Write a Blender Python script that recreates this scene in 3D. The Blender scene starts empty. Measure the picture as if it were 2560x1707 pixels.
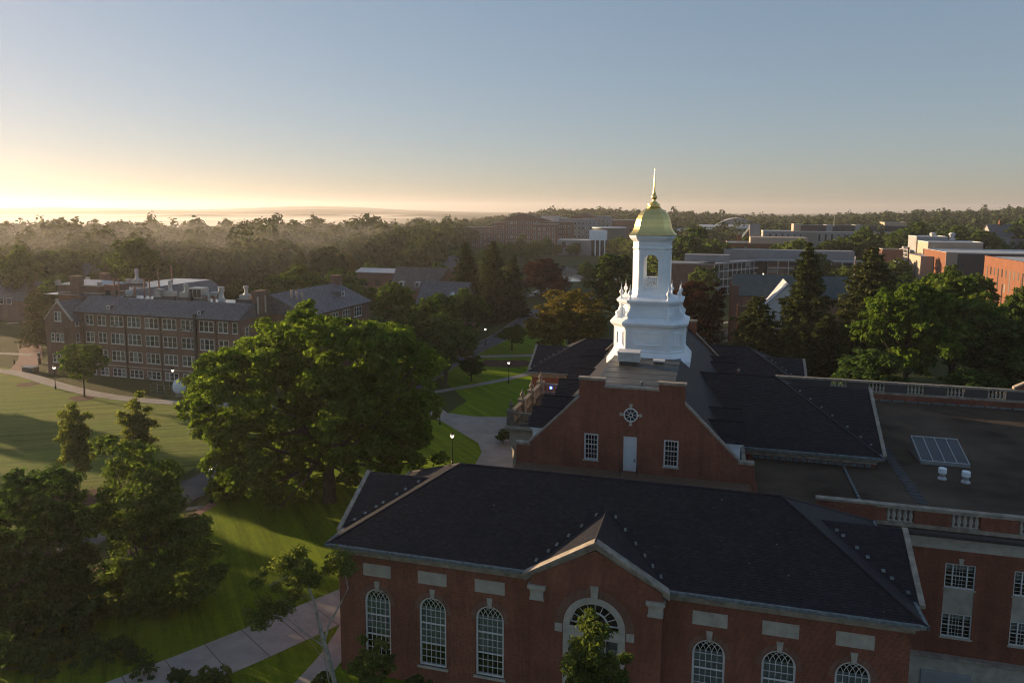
import bpy, math, random
import numpy as np
from mathutils import Matrix, Vector
R=math.radians
rng=np.random.default_rng(7); random.seed(7)
sc=bpy.context.scene; COL=sc.collection

# ------------------------------------------------------------------ camera
cam=bpy.data.cameras.new('camera'); camo=bpy.data.objects.new('camera',cam); COL.objects.link(camo)
cam.sensor_fit='HORIZONTAL'; cam.sensor_width=36; cam.lens=25.734; cam.shift_y=-0.0424
cam.clip_start=0.5; cam.clip_end=40000
_p,_r=R(6.86),R(-0.22)
_fw=Vector((0,math.cos(_p),-math.sin(_p))); _up=Vector((0,math.sin(_p),math.cos(_p))); _x=Vector((1,0,0))
_ri=_x*math.cos(_r)-_up*math.sin(_r); _u2=_x*math.sin(_r)+_up*math.cos(_r)
m=Matrix(((_ri.x,_u2.x,-_fw.x,0),(_ri.y,_u2.y,-_fw.y,0),(_ri.z,_u2.z,-_fw.z,34),(0,0,0,1)))
camo.matrix_world=m; sc.camera=camo

# ------------------------------------------------------------------ sky, sun, exposure
SUN_AZ=-59.0; SUN_EL=6.4; HAZE=0.000115   # degrees: azimuth from +Y towards +X, elevation; haze per metre
w=bpy.data.worlds.new('World'); sc.world=w; w.use_nodes=True
nt=w.node_tree; bg=nt.nodes['Background']
sky=nt.nodes.new('ShaderNodeTexSky'); sky.sky_type='NISHITA'; sky.sun_disc=False
sky.sun_elevation=R(SUN_EL); sky.sun_rotation=R(SUN_AZ); sky.altitude=200
sky.air_density=1.0; sky.dust_density=0.6; sky.ozone_density=3.2
gm=nt.nodes.new('ShaderNodeGamma'); gm.inputs[1].default_value=0.50; nt.links.new(sky.outputs[0],gm.inputs[0])      # one even grade for the whole sky
tn=nt.nodes.new('ShaderNodeMixRGB'); tn.blend_type='MULTIPLY'; tn.inputs[0].default_value=1; tn.inputs[2].default_value=(.98,.945,.985,1); nt.links.new(gm.outputs[0],tn.inputs[1])
nt.links.new(tn.outputs[0],bg.inputs[0]); bg.inputs[1].default_value=0.120
sd=bpy.data.lights.new('sun','SUN'); sd.energy=5.0; sd.angle=R(0.53); sd.color=(1.0,0.69,0.40)
so=bpy.data.objects.new('sun',sd); COL.objects.link(so)
sdir=Vector((math.sin(R(SUN_AZ))*math.cos(R(SUN_EL)),math.cos(R(SUN_AZ))*math.cos(R(SUN_EL)),math.sin(R(SUN_EL))))
so.rotation_euler=(-sdir).to_track_quat('-Z','Y').to_euler(); so.location=(-60,40,90)
vs=sc.view_settings; vs.view_transform='Standard'; vs.look='None'; vs.exposure=1.3; vs.gamma=1.0; vs.use_curve_mapping=False
sc.render.engine='CYCLES'
sc.cycles.pixel_filter_type='BLACKMAN_HARRIS'; sc.cycles.filter_width=1.1
cy=sc.cycles; cy.use_denoising=True; cy.max_bounces=6; cy.diffuse_bounces=3; cy.glossy_bounces=2
cy.transmission_bounces=3; cy.transparent_max_bounces=8; cy.volume_bounces=0
cy.sample_clamp_indirect=4; cy.caustics_reflective=False; cy.caustics_refractive=False

# ------------------------------------------------------------------ materials
MATS={}
def newmat(n):
    mt=bpy.data.materials.new(n); mt.use_nodes=True; MATS[n]=mt
    t=mt.node_tree; b=t.nodes['Principled BSDF']
    return mt,t,b
def N(t,ty,**k):
    n=t.nodes.new(ty)
    for a,v in k.items(): setattr(n,a,v)
    return n
def L(t,a,b): t.links.new(a,b)
def ramp(t,fac,stops):
    r=N(t,'ShaderNodeValToRGB'); e=r.color_ramp.elements
    e[0].position,e[0].color=stops[0][0],(*stops[0][1],1); e[1].position,e[1].color=stops[-1][0],(*stops[-1][1],1)
    for p,c in stops[1:-1]:
        q=e.new(p); q.color=(*c,1)
    L(t,fac,r.inputs[0]); return r.outputs[0]
def noise(t,scale,detail=4,rough=.6,vec=None):
    n=N(t,'ShaderNodeTexNoise'); n.inputs['Scale'].default_value=scale; n.inputs['Detail'].default_value=detail; n.inputs['Roughness'].default_value=rough
    if vec is None:
        tc=N(t,'ShaderNodeTexCoord'); vec=tc.outputs['Object']
    L(t,vec,n.inputs['Vector']); return n.outputs[0]
def mix(t,f,a,b,mode='MIX'):
    n=N(t,'ShaderNodeMixRGB',blend_type=mode)
    for i,v in ((0,f),(1,a),(2,b)):
        if isinstance(v,(int,float)): n.inputs[i].default_value=v
        elif isinstance(v,tuple): n.inputs[i].default_value=(*v,1)
        else: L(t,v,n.inputs[i])
    return n.outputs[0]
def bump(t,b,h,strength=.3,dist=.02):
    n=N(t,'ShaderNodeBump'); n.inputs['Strength'].default_value=strength; n.inputs['Distance'].default_value=dist
    L(t,h,n.inputs['Height']); L(t,n.outputs[0],b.inputs['Normal'])
def simple(n,c,rough=.7,var=.18,scale=1.5,metal=0.,bmp=0.):
    mt,t,b=newmat(n); b.inputs['Roughness'].default_value=rough; b.inputs['Metallic'].default_value=metal
    f=noise(t,scale,5)
    lo=tuple(x*(1-var) for x in c); hi=tuple(min(1,x*(1+var)) for x in c)
    L(t,ramp(t,f,[(.3,lo),(.7,hi)]),b.inputs['Base Color'])
    if bmp: bump(t,b,noise(t,scale*8,3),bmp,.03)
    return mt
def wallvec(t):
    """texture vector running along the wall (whatever way it faces) and up it"""
    tc=N(t,'ShaderNodeTexCoord'); s=N(t,'ShaderNodeSeparateXYZ'); L(t,tc.outputs['Object'],s.inputs[0])
    sn=N(t,'ShaderNodeSeparateXYZ'); L(t,tc.outputs['Normal'],sn.inputs[0])
    ax=N(t,'ShaderNodeMath',operation='ABSOLUTE'); L(t,sn.outputs[0],ax.inputs[0])
    g=N(t,'ShaderNodeMath',operation='GREATER_THAN'); L(t,ax.outputs[0],g.inputs[0]); g.inputs[1].default_value=.7
    mx=N(t,'ShaderNodeMix'); L(t,g.outputs[0],mx.inputs[0]); L(t,s.outputs[0],mx.inputs[2]); L(t,s.outputs[1],mx.inputs[3])
    c=N(t,'ShaderNodeCombineXYZ'); L(t,mx.outputs[0],c.inputs[0]); L(t,s.outputs[2],c.inputs[1])
    return c.outputs[0],tc.outputs['Object']
def brickmat(n,c1,c2,mortar,bw=.215,bh=.072,mort=.014,dirt=.35,bmp=.5):
    mt,t,b=newmat(n); v,o=wallvec(t)
    br=N(t,'ShaderNodeTexBrick'); L(t,v,br.inputs['Vector']); br.inputs['Scale'].default_value=1
    br.inputs['Brick Width'].default_value=bw; br.inputs['Row Height'].default_value=bh; br.inputs['Mortar Size'].default_value=mort
    br.inputs['Color1'].default_value=(*c1,1); br.inputs['Color2'].default_value=(*c2,1); br.inputs['Mortar'].default_value=(*mortar,1)
    br.inputs['Bias'].default_value=-.1
    f=noise(t,.35,6,.65,o); big=ramp(t,f,[(.3,(1-dirt,)*3),(.7,(1+dirt*.25,)*3)])
    mp=N(t,'ShaderNodeMapping'); mp.inputs['Scale'].default_value=(1.3,1.3,.12); L(t,o,mp.inputs[0])
    strk=ramp(t,noise(t,1,5,.7,mp.outputs[0]),[(.35,(1-dirt*.6,)*3),(.6,(1.06,1.04,1.02))])
    L(t,mix(t,1,mix(t,1,br.outputs[0],big,'MULTIPLY'),strk,'MULTIPLY'),b.inputs['Base Color'])
    b.inputs['Roughness'].default_value=.9; b.inputs['Specular IOR Level'].default_value=.2
    inv=N(t,'ShaderNodeMath',operation='SUBTRACT'); inv.inputs[0].default_value=1; L(t,br.outputs['Fac'],inv.inputs[1])
    bump(t,b,inv.outputs[0],bmp,.01)
    return mt
brickmat('brick',(.28,.078,.044),(.15,.042,.026),(.25,.15,.11),mort=.012,dirt=.3)
brickmat('brick_far',(.23,.085,.055),(.16,.06,.042),(.26,.21,.17),dirt=.25)
brickmat('brick_lab',(.21,.105,.075),(.15,.075,.055),(.25,.2,.16),dirt=.25)
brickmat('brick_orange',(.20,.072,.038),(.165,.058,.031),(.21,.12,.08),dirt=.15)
simple('stone',(.40,.37,.32),.8,.22,1.2,bmp=.2)
simple('stone_old',(.27,.24,.195),.85,.4,1.6,bmp=.4)
simple('stone_dark',(.17,.15,.125),.9,.45,2.2,bmp=.5)
simple('white_paint',(.78,.84,.90),.5,.07,.8)
simple('white_trim',(.62,.63,.62),.55,.1,2)
simple('lead',(.075,.08,.078),.5,.45,.5,.2)
simple('copper_flash',(.13,.16,.17),.7,.5,3.)
simple('door_paint',(.62,.66,.68),.45,.05,1)
simple('concrete',(.33,.305,.275),.9,.2,.5,bmp=.15)
simple('pavement',(.27,.25,.225),.9,.2,.35,bmp=.15)
simple('kerbstone',(.36,.34,.31),.8,.2,1)
simple('asphalt',(.085,.085,.09),.85,.3,.35,bmp=.3)
simple('mulch',(.10,.055,.04),.95,.35,1.5,bmp=.6)
simple('metal_grey',(.42,.44,.45),.35,.15,2,.6)
simple('galv',(.38,.40,.41),.4,.15,3,.5)
simple('metal_dark',(.05,.05,.052),.5,.3,3,.3)
simple('black_iron',(.018,.018,.02),.45,.2,4,.2)
simple('bark',(.085,.07,.055),.95,.4,3,bmp=.6)
simple('bark_pale',(.30,.285,.25),.9,.35,4,bmp=.4)
simple('terracotta',(.22,.115,.085),.85,.3,2)
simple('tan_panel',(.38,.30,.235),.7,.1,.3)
simple('grey_panel',(.25,.26,.27),.65,.12,.3)
simple('dark_panel',(.055,.052,.055),.5,.15,.3)
simple('roof_white',(.46,.47,.48),.6,.12,.2)
simple('roof_grey',(.20,.20,.21),.7,.15,.4)
simple('interior',(.012,.013,.016),.9,.1,1)
simple('blind',(.50,.54,.50),.8,.06,.8)
simple('car_white',(.75,.76,.78),.25,.02,1); simple('car_dark',(.05,.055,.065),.25,.05,1); simple('car_silver',(.45,.46,.48),.25,.04,1,.4)
simple('tank_white',(.66,.72,.78),.35,.04,1)
simple('tyre',(.02,.02,.02),.8,.1,3)
simple('skin_roof_dark',(.066,.050,.036),.95,.6,.16,bmp=.3); simple('paver_dark',(.05,.052,.055),.9,.5,1.5)
simple('moss_tile',(.17,.115,.085),.95,.5,1.3,bmp=.5)

def slate(n,base,spread,rough=.6):
    mt,t,b=newmat(n); g=N(t,'ShaderNodeNewGeometry')
    c=ramp(t,g.outputs['Random Per Island'],[(0,tuple(x*(1-spread) for x in base)),(.6,base),(.93,tuple(x*(1+spread) for x in base)),(1.,(base[0]*1.9,base[1]*1.5,base[2]*1.3))])
    f=noise(t,.5,6,.7); st=ramp(t,f,[(.3,(.72,.7,.72)),(.7,(1.15,1.12,1.1))])
    c2=mix(t,1,c,st,'MULTIPLY')
    sp=N(t,'ShaderNodeTexVoronoi'); sp.inputs['Scale'].default_value=1.1; tc=N(t,'ShaderNodeTexCoord'); L(t,tc.outputs['Object'],sp.inputs['Vector'])
    m1=ramp(t,sp.outputs['Distance'],[(.0,(1,1,1)),(.045,(1,1,1)),(.065,(0,0,0))])
    n2=noise(t,.16,3); m2=ramp(t,n2,[(.5,(0,0,0)),(.6,(1,1,1))])
    msk=mix(t,1,m1,m2,'MULTIPLY')
    L(t,mix(t,msk,c2,(.22,.23,.21)),b.inputs['Base Color']); b.inputs['Roughness'].default_value=rough; b.inputs['Specular IOR Level'].default_value=.24
    bump(t,b,noise(t,25,3),.25,.01)
    return mt
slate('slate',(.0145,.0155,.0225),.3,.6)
def slatetex(n,base,bw=.35,bh=.24,cont=.35,rough=.65):
    """far roofs: courses too small to see one by one"""
    mt,t,b=newmat(n); tc=N(t,'ShaderNodeTexCoord'); s=N(t,'ShaderNodeSeparateXYZ'); L(t,tc.outputs['Object'],s.inputs[0])
    a=N(t,'ShaderNodeMath',operation='ADD'); L(t,s.outputs[0],a.inputs[0]); L(t,s.outputs[1],a.inputs[1])
    c=N(t,'ShaderNodeCombineXYZ'); L(t,a.outputs[0],c.inputs[0]); L(t,s.outputs[2],c.inputs[1])
    br=N(t,'ShaderNodeTexBrick'); L(t,c.outputs[0],br.inputs['Vector']); br.inputs['Scale'].default_value=1
    br.inputs['Brick Width'].default_value=bw; br.inputs['Row Height'].default_value=bh*.6; br.inputs['Mortar Size'].default_value=.012
    br.inputs['Color1'].default_value=(*[x*(1-cont) for x in base],1); br.inputs['Color2'].default_value=(*[x*(1+cont) for x in base],1); br.inputs['Mortar'].default_value=(*[x*.45 for x in base],1)
    st=ramp(t,noise(t,.4,6,.7),[(.3,(.75,.75,.78)),(.7,(1.2,1.17,1.12))])
    L(t,mix(t,1,br.outputs[0],st,'MULTIPLY'),b.inputs['Base Color']); b.inputs['Roughness'].default_value=rough
    return mt
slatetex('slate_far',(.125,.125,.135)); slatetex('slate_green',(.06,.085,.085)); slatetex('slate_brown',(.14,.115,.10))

mt,t,b=newmat('gold'); b.inputs['Metallic'].default_value=1; b.inputs['Roughness'].default_value=.36
tc=N(t,'ShaderNodeTexCoord'); wv=N(t,'ShaderNodeTexWave',bands_direction='Z'); wv.inputs['Scale'].default_value=.55; wv.inputs['Distortion'].default_value=.4; L(t,tc.outputs['Object'],wv.inputs[0])
L(t,mix(t,.5,ramp(t,noise(t,1.6,5),[(.3,(.78,.60,.22)),(.7,(.95,.76,.32))]),ramp(t,wv.outputs[0],[(0,(.82,.64,.24)),(1,(.93,.74,.3))])),b.inputs['Base Color'])
bump(t,b,noise(t,3,3),.12,.02)

def glassmat(n,tint=(.5,.55,.58),rough=.04,trans=.78):
    mt=bpy.data.materials.new(n); mt.use_nodes=True; MATS[n]=mt; t=mt.node_tree; t.nodes.clear()
    o=N(t,'ShaderNodeOutputMaterial'); tr=N(t,'ShaderNodeBsdfTransparent'); tr.inputs[0].default_value=(*tint,1)
    gl=N(t,'ShaderNodeBsdfGlossy'); gl.inputs['Roughness'].default_value=rough; gl.inputs[0].default_value=(.9,.95,1,1)
    fr=N(t,'ShaderNodeFresnel'); fr.inputs[0].default_value=1.55
    mx=N(t,'ShaderNodeMixShader'); L(t,fr.outputs[0],mx.inputs[0]); L(t,tr.outputs[0],mx.inputs[1]); L(t,gl.outputs[0],mx.inputs[2]); L(t,mx.outputs[0],o.inputs[0])
glassmat('glass',(.82,.86,.88))
mt,t,b=newmat('glass_dark'); b.inputs['Roughness'].default_value=.08; b.inputs['Specular IOR Level'].default_value=.6
oi=N(t,'ShaderNodeObjectInfo'); L(t,ramp(t,oi.outputs['Random'],[(0,(.02,.024,.028)),(.5,(.05,.055,.06)),(.62,(.10,.11,.11)),(.85,(.13,.13,.12)),(1,(.28,.28,.26))]),b.inputs['Base Color'])
simple('glass_roof',(.05,.058,.066),.25,.15,.6)
def emit(n,c,s):
    mt,t,b=newmat(n); b.inputs['Base Color'].default_value=(*c,1); b.inputs['Emission Color'].default_value=(*c,1); b.inputs['Emission Strength'].default_value=s
emit('lamp_glow',(1,.86,.62),2.2); emit('blue_glow',(.12,.2,1),2.5)
mt,t,b=newmat('frosted_glass'); b.inputs['Base Color'].default_value=(.8,.8,.76,1); b.inputs['Roughness'].default_value=.3

def leafmat(n,c,tr=.35,var=.35,warm=.25):
    mt=bpy.data.materials.new(n); mt.use_nodes=True; MATS[n]=mt; t=mt.node_tree; t.nodes.clear()
    o=N(t,'ShaderNodeOutputMaterial'); g=N(t,'ShaderNodeNewGeometry'); oi=N(t,'ShaderNodeObjectInfo')
    lo=tuple(x*(1-var) for x in c); hi=(c[0]*(1+var+warm),c[1]*(1+var),c[2]*(1+var*.6))
    col=ramp(t,g.outputs['Random Per Island'],[(0,lo),(.55,c),(1,hi)])
    hs=N(t,'ShaderNodeHueSaturation'); L(t,col,hs.inputs['Color'])
    ma=N(t,'ShaderNodeMapRange'); L(t,oi.outputs['Random'],ma.inputs[0]); ma.inputs[3].default_value=.78; ma.inputs[4].default_value=1.18; L(t,ma.outputs[0],hs.inputs['Value'])
    mb=N(t,'ShaderNodeMapRange'); L(t,oi.outputs['Random'],mb.inputs[0]); mb.inputs[3].default_value=.515; mb.inputs[4].default_value=.485; L(t,mb.outputs[0],hs.inputs['Hue'])
    d=N(t,'ShaderNodeBsdfDiffuse'); L(t,hs.outputs[0],d.inputs[0])
    tl=N(t,'ShaderNodeBsdfTranslucent'); L(t,mix(t,1,hs.outputs[0],(1.15,1.15,.6),'MULTIPLY'),tl.inputs[0])
    mx=N(t,'ShaderNodeMixShader'); mx.inputs[0].default_value=tr; L(t,d.outputs[0],mx.inputs[1]); L(t,tl.outputs[0],mx.inputs[2]); L(t,mx.outputs[0],o.inputs[0])
leafmat('leaf_maple',(.095,.165,.028),.55,warm=.12); leafmat('leaf_dark',(.062,.115,.034),.5,warm=.12); leafmat('leaf_green',(.08,.135,.030),.42)
leafmat('leaf_yellow',(.14,.125,.028),.45,warm=.15); leafmat('leaf_olive',(.095,.15,.042),.55,warm=.12); leafmat('leaf_copper',(.055,.022,.018),warm=.4)
leafmat('leaf_ash',(.13,.175,.05),.6,warm=.1); leafmat('needle',(.05,.068,.024),.2); leafmat('needle_pale',(.075,.085,.04),.2)
leafmat('leaf_forest',(.052,.072,.032),.25,warm=.1)

def grass(n,a,bc,dry,stripe=0.,sdir=(1,0),dryamt=.5,sheen=0.):
    mt,t,b=newmat(n); tc=N(t,'ShaderNodeTexCoord'); o=tc.outputs['Object']
    f=noise(t,.045,6,.7,o); f2=noise(t,1.1,5,.75,o)
    mp=N(t,'ShaderNodeMapping'); mp.inputs['Rotation'].default_value=(0,0,math.atan2(sdir[0],sdir[1])); L(t,o,mp.inputs[0])
    s=N(t,'ShaderNodeSeparateXYZ'); L(t,mp.outputs[0],s.inputs[0])
    c=mix(t,ramp(t,f2,[(.35,(0,0,0)),(.65,(1,1,1))]),a,bc)
    c=mix(t,ramp(t,f,[(.5-.1*dryamt,(0,0,0)),(.72,(dryamt,)*3)]),c,dry)
    if stripe:
        mp2=N(t,'ShaderNodeMapping'); mp2.inputs['Scale'].default_value=(.9,.035,1); L(t,mp.outputs[0],mp2.inputs[0])
        n3=N(t,'ShaderNodeTexNoise'); n3.inputs['Scale'].default_value=1; n3.inputs['Detail'].default_value=5; n3.inputs['Roughness'].default_value=.75; L(t,mp2.outputs[0],n3.inputs['Vector'])
        c=mix(t,stripe,c,ramp(t,n3.outputs[0],[(.3,(.35,.38,.3)),(.5,(1,1,1)),(.7,(1.7,1.55,1.2))]),'MULTIPLY')
    L(t,c,b.inputs['Base Color']); b.inputs['Roughness'].default_value=.95; b.inputs['Specular IOR Level'].default_value=.1
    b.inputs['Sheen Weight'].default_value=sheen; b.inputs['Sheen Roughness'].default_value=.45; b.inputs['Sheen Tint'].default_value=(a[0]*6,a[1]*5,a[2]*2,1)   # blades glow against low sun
    bump(t,b,noise(t,3.5,5,.75,o),.8,.12)
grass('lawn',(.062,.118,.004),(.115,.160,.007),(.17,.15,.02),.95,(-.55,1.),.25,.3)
grass('meadow',(.060,.105,.022),(.105,.135,.03),(.20,.15,.05),.9,(1,.25),.6,.13)
grass('ground',(.045,.062,.018),(.06,.07,.022),(.09,.08,.03),0,(1,0),.3)
mt,t,b=newmat('water'); b.inputs['Base Color'].default_value=(.012,.02,.022,1); b.inputs['Roughness'].default_value=.06
bump(t,b,noise(t,.6,3),.08,.05)

# ------------------------------------------------------------------ mesh helpers
class MB:
    def __init__(s): s.v=[]; s.f=[]
    def add(s,vs,fs):
        n=len(s.v); s.v.extend([tuple(map(float,q)) for q in vs]); s.f.extend([tuple(i+n for i in q) for q in fs]); return s
    def box(s,x0,x1,y0,y1,z0,z1):
        return s.add([(x0,y0,z0),(x1,y0,z0),(x1,y1,z0),(x0,y1,z0),(x0,y0,z1),(x1,y0,z1),(x1,y1,z1),(x0,y1,z1)],
            [(3,2,1,0),(4,5,6,7),(0,1,5,4),(1,2,6,5),(2,3,7,6),(3,0,4,7)])
    def prism(s,pts,ext):
        """polygon (3d points) pushed along ext"""
        n=len(pts); p=[Vector(q) for q in pts]; e=Vector(ext)
        s.add(p+[q+e for q in p],[tuple(range(n))[::-1],tuple(range(n,2*n))]+[(i,(i+1)%n,n+(i+1)%n,n+i) for i in range(n)]); return s
    def lathe(s,prof,c=(0,0,0),n=10,a0=0):
        vs=[];fs=[]
        for r,z in prof:
            for i in range(n):
                a=a0+2*math.pi*i/n; vs.append((c[0]+r*math.cos(a),c[1]+r*math.sin(a),c[2]+z))
        for k in range(len(prof)-1):
            for i in range(n): j=(i+1)%n; fs.append((k*n+i,k*n+j,(k+1)*n+j,(k+1)*n+i))
        fs.append(tuple(range(n))[::-1]); fs.append(tuple((len(prof)-1)*n+i for i in range(n)))
        return s.add(vs,fs)
    def loft(s,rings):
        """rings: equal-length point lists, closed bottom and top"""
        n=len(rings[0]); vs=[q for r in rings for q in r]; fs=[]
        for k in range(len(rings)-1):
            for i in range(n): j=(i+1)%n; fs.append((k*n+i,k*n+j,(k+1)*n+j,(k+1)*n+i))
        fs.append(tuple(range(n))[::-1]); fs.append(tuple((len(rings)-1)*n+i for i in range(n)))
        return s.add(vs,fs)
    def tube(s,pts,rad,n=6):
        P=[Vector(p) for p in pts]; rings=[]
        for i,p in enumerate(P):
            d=(P[min(i+1,len(P)-1)]-P[max(i-1,0)]).normalized()
            a=d.orthogonal().normalized() if abs(d.z)<.95 else Vector((1,0,0)).cross(d).normalized(); b=d.cross(a)
            r=rad[i] if isinstance(rad,(list,tuple)) else rad
            rings.append([p+(a*math.cos(2*math.pi*k/n)+b*math.sin(2*math.pi*k/n))*r for k in range(n)])
        return s.loft(rings)
    def ring(s,outer,inner,ext):
        """flat frame between two loops, pushed along ext"""
        n=len(outer); o=[Vector(q) for q in outer]; i_=[Vector(q) for q in inner]; e=Vector(ext)
        vs=o+i_+[q+e for q in o]+[q+e for q in i_]; fs=[]
        for k in range(n):
            j=(k+1)%n; fs+=[(k,j,n+j,n+k),(2*n+k,3*n+k,3*n+j,2*n+j),(k,2*n+k,2*n+j,j),(n+k,n+j,3*n+j,3*n+k)]
        return s.add(vs,fs)
    def mesh(s,name,mat,smooth=False):
        me=bpy.data.meshes.new(name); me.from_pydata(s.v,[],s.f); me.materials.append(MATS[mat])
        if smooth: me.polygons.foreach_set('use_smooth',[True]*len(me.polygons))
        me.update(); return me
    def build(s,name,mat,parent=None,smooth=False,**k):
        return link(name,s.mesh(name,mat,smooth),parent,**k)
def link(name,me,parent=None,loc=None,rz=None,scale=None):
    o=bpy.data.objects.new(name,me); COL.objects.link(o)
    if parent is not None: o.parent=parent
    if loc is not None: o.location=loc
    if rz is not None: o.rotation_euler[2]=rz
    if scale is not None: o.scale=scale if hasattr(scale,'__len__') else (scale,)*3
    return o
def tag(o,label=None,cat=None,group=None,kind=None):
    if label: o['label']=label
    if cat: o['category']=cat
    if group: o['group']=group
    if kind: o['kind']=kind
    return o
def empty(name,loc=(0,0,0),rz=0,label=None,cat=None,group=None):
    o=bpy.data.objects.new(name,None); COL.objects.link(o); o.location=loc; o.rotation_euler[2]=rz; o.empty_display_size=.5
    return tag(o,label,cat,group)
def box(name,mat,parent,*b): return MB().box(*b).build(name,mat,parent)
def quads(name,V,mat,parent=None,smooth=False):
    """V: (n,4,3) array of loose quads, one mesh"""
    n=len(V); me=bpy.data.meshes.new(name); me.vertices.add(4*n); me.vertices.foreach_set('co',np.ascontiguousarray(V,dtype=np.float32).ravel())
    me.loops.add(4*n); me.loops.foreach_set('vertex_index',np.arange(4*n,dtype=np.int32))
    me.polygons.add(n); me.polygons.foreach_set('loop_start',np.arange(0,4*n,4,dtype=np.int32)); me.polygons.foreach_set('loop_total',np.full(n,4,dtype=np.int32))
    me.materials.append(MATS[mat]); me.update(calc_edges=True); return me
AZ=R(15.4)                                     # the campus grid: u to the right, v away
O=Vector((-12.6,50.9,0)); U=Vector((math.cos(AZ),-math.sin(AZ),0)); Vv=Vector((math.sin(AZ),math.cos(AZ),0))
def W(u,v,z=0): return O+U*u+Vv*v+Vector((0,0,z))
def at(px,D,z=0): return Vector(((px-1280)/1830*D,D,z))   # photo column and distance to a place on the ground

for _n in ('skin_roof_dark','moss_tile','mulch','bark'): MATS[_n].node_tree.nodes['Principled BSDF'].inputs['Specular IOR Level'].default_value=.12

# ------------------------------------------------------------------ ground, hills
def sstep(a,b,x): 
    t=np.clip((x-a)/(b-a),0,1); return t*t*(3-2*t)
_HX=[-90,-36,-30,-20,-10,-4,0,4,8,13,18,22,26,31,36,90]; _HZ=[-30,-30,-30,-28,-22,-8,6,15,15,11,4,6,10,15,18,18]
def hgt(x,y):
    x=np.asarray(x,float); y=np.asarray(y,float); D=np.hypot(x,y); az=np.degrees(np.arctan2(x,y))
    z=sstep(650,1350,D)*np.interp(az,_HX,_HZ)
    left=1-sstep(-12,2,az)
    far=sstep(1500,2100,D)
    rid=0
    for d0,wd,h,fa,ph in((1750,260,24,.16,.3),(2500,330,34,.11,1.9),(3600,520,44,.085,4.),(5000,700,66,.06,1.),(6900,900,92,.05,2.6)):
        rid=np.maximum(rid,h*np.exp(-((D-d0)/wd)**2)*(.78+.22*np.sin(az*fa*6+ph)*np.cos(az*fa*2.3+ph*2)))
    z=z+left*far*rid
    # the ground falls away beside the annex
    du=(x-O.x)*U.x+(y-O.y)*U.y; dv=(x-O.x)*Vv.x+(y-O.y)*Vv.y
    z=z-5*sstep(37.2,39.5,du)*(1-sstep(40,60,dv))*(D<400)
    return z
def axis(lim,fine,step):
    a=list(np.arange(-fine,fine+1,step)); s=step
    while a[-1]<lim: s*=1.13; a.append(a[-1]+s)
    b=list(np.arange(-fine,-fine+1,step)); s=step
    c=[-fine]
    while c[-1]>-lim: s*=1.13; c.append(c[-1]-s) if len(c)>0 else 0
    return np.array(sorted(set(c[1:]+a)))
gx=axis(7000,84,3.0); gy=axis(7000,84,3.0); gy=gy[gy>-400]
X,Y=np.meshgrid(gx,gy); Z=hgt(X,Y)
nx,ny=len(gx),len(gy); vs=np.stack([X,Y,Z],-1).reshape(-1,3)
idx=np.arange(nx*ny).reshape(ny,nx); fs=np.stack([idx[:-1,:-1],idx[:-1,1:],idx[1:,1:],idx[1:,:-1]],-1).reshape(-1,4)
me=bpy.data.meshes.new('ground'); me.from_pydata(vs.tolist(),[],fs.tolist()); me.materials.append(MATS['ground']); me.update()
me.polygons.foreach_set('use_smooth',[True]*len(me.polygons))
tag(link('ground',me),kind='structure')
def sheet(name,pts,mat,z=.02,kind='structure'):
    s=MB(); n=len(pts); s.add([(p[0],p[1],z) for p in pts],[tuple(range(n))]); o=s.build(name,mat); 
    if o.data.polygons[0].normal.z<0: o.data.flip_normals()
    return tag(o,kind=kind)
def ribbon(pts,wd):
    """left and right edge of a strip along pts"""
    P=[Vector((p[0],p[1],0)) for p in pts]; l=[];r=[]
    for i,p in enumerate(P):
        d=(P[min(i+1,len(P)-1)]-P[max(i-1,0)]).normalized(); n=Vector((-d.y,d.x,0)); ww=wd[i] if isinstance(wd,(list,tuple)) else wd
        l.append(p+n*ww/2); r.append(p-n*ww/2)
    return l,r
def smooth(pts,k=2):
    for _ in range(k):
        q=[pts[0]]
        for a,b in zip(pts[:-1],pts[1:]): q+= [(a[0]*.75+b[0]*.25,a[1]*.75+b[1]*.25),(a[0]*.25+b[0]*.75,a[1]*.25+b[1]*.75)]
        pts=q+[pts[-1]]
    return pts
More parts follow.
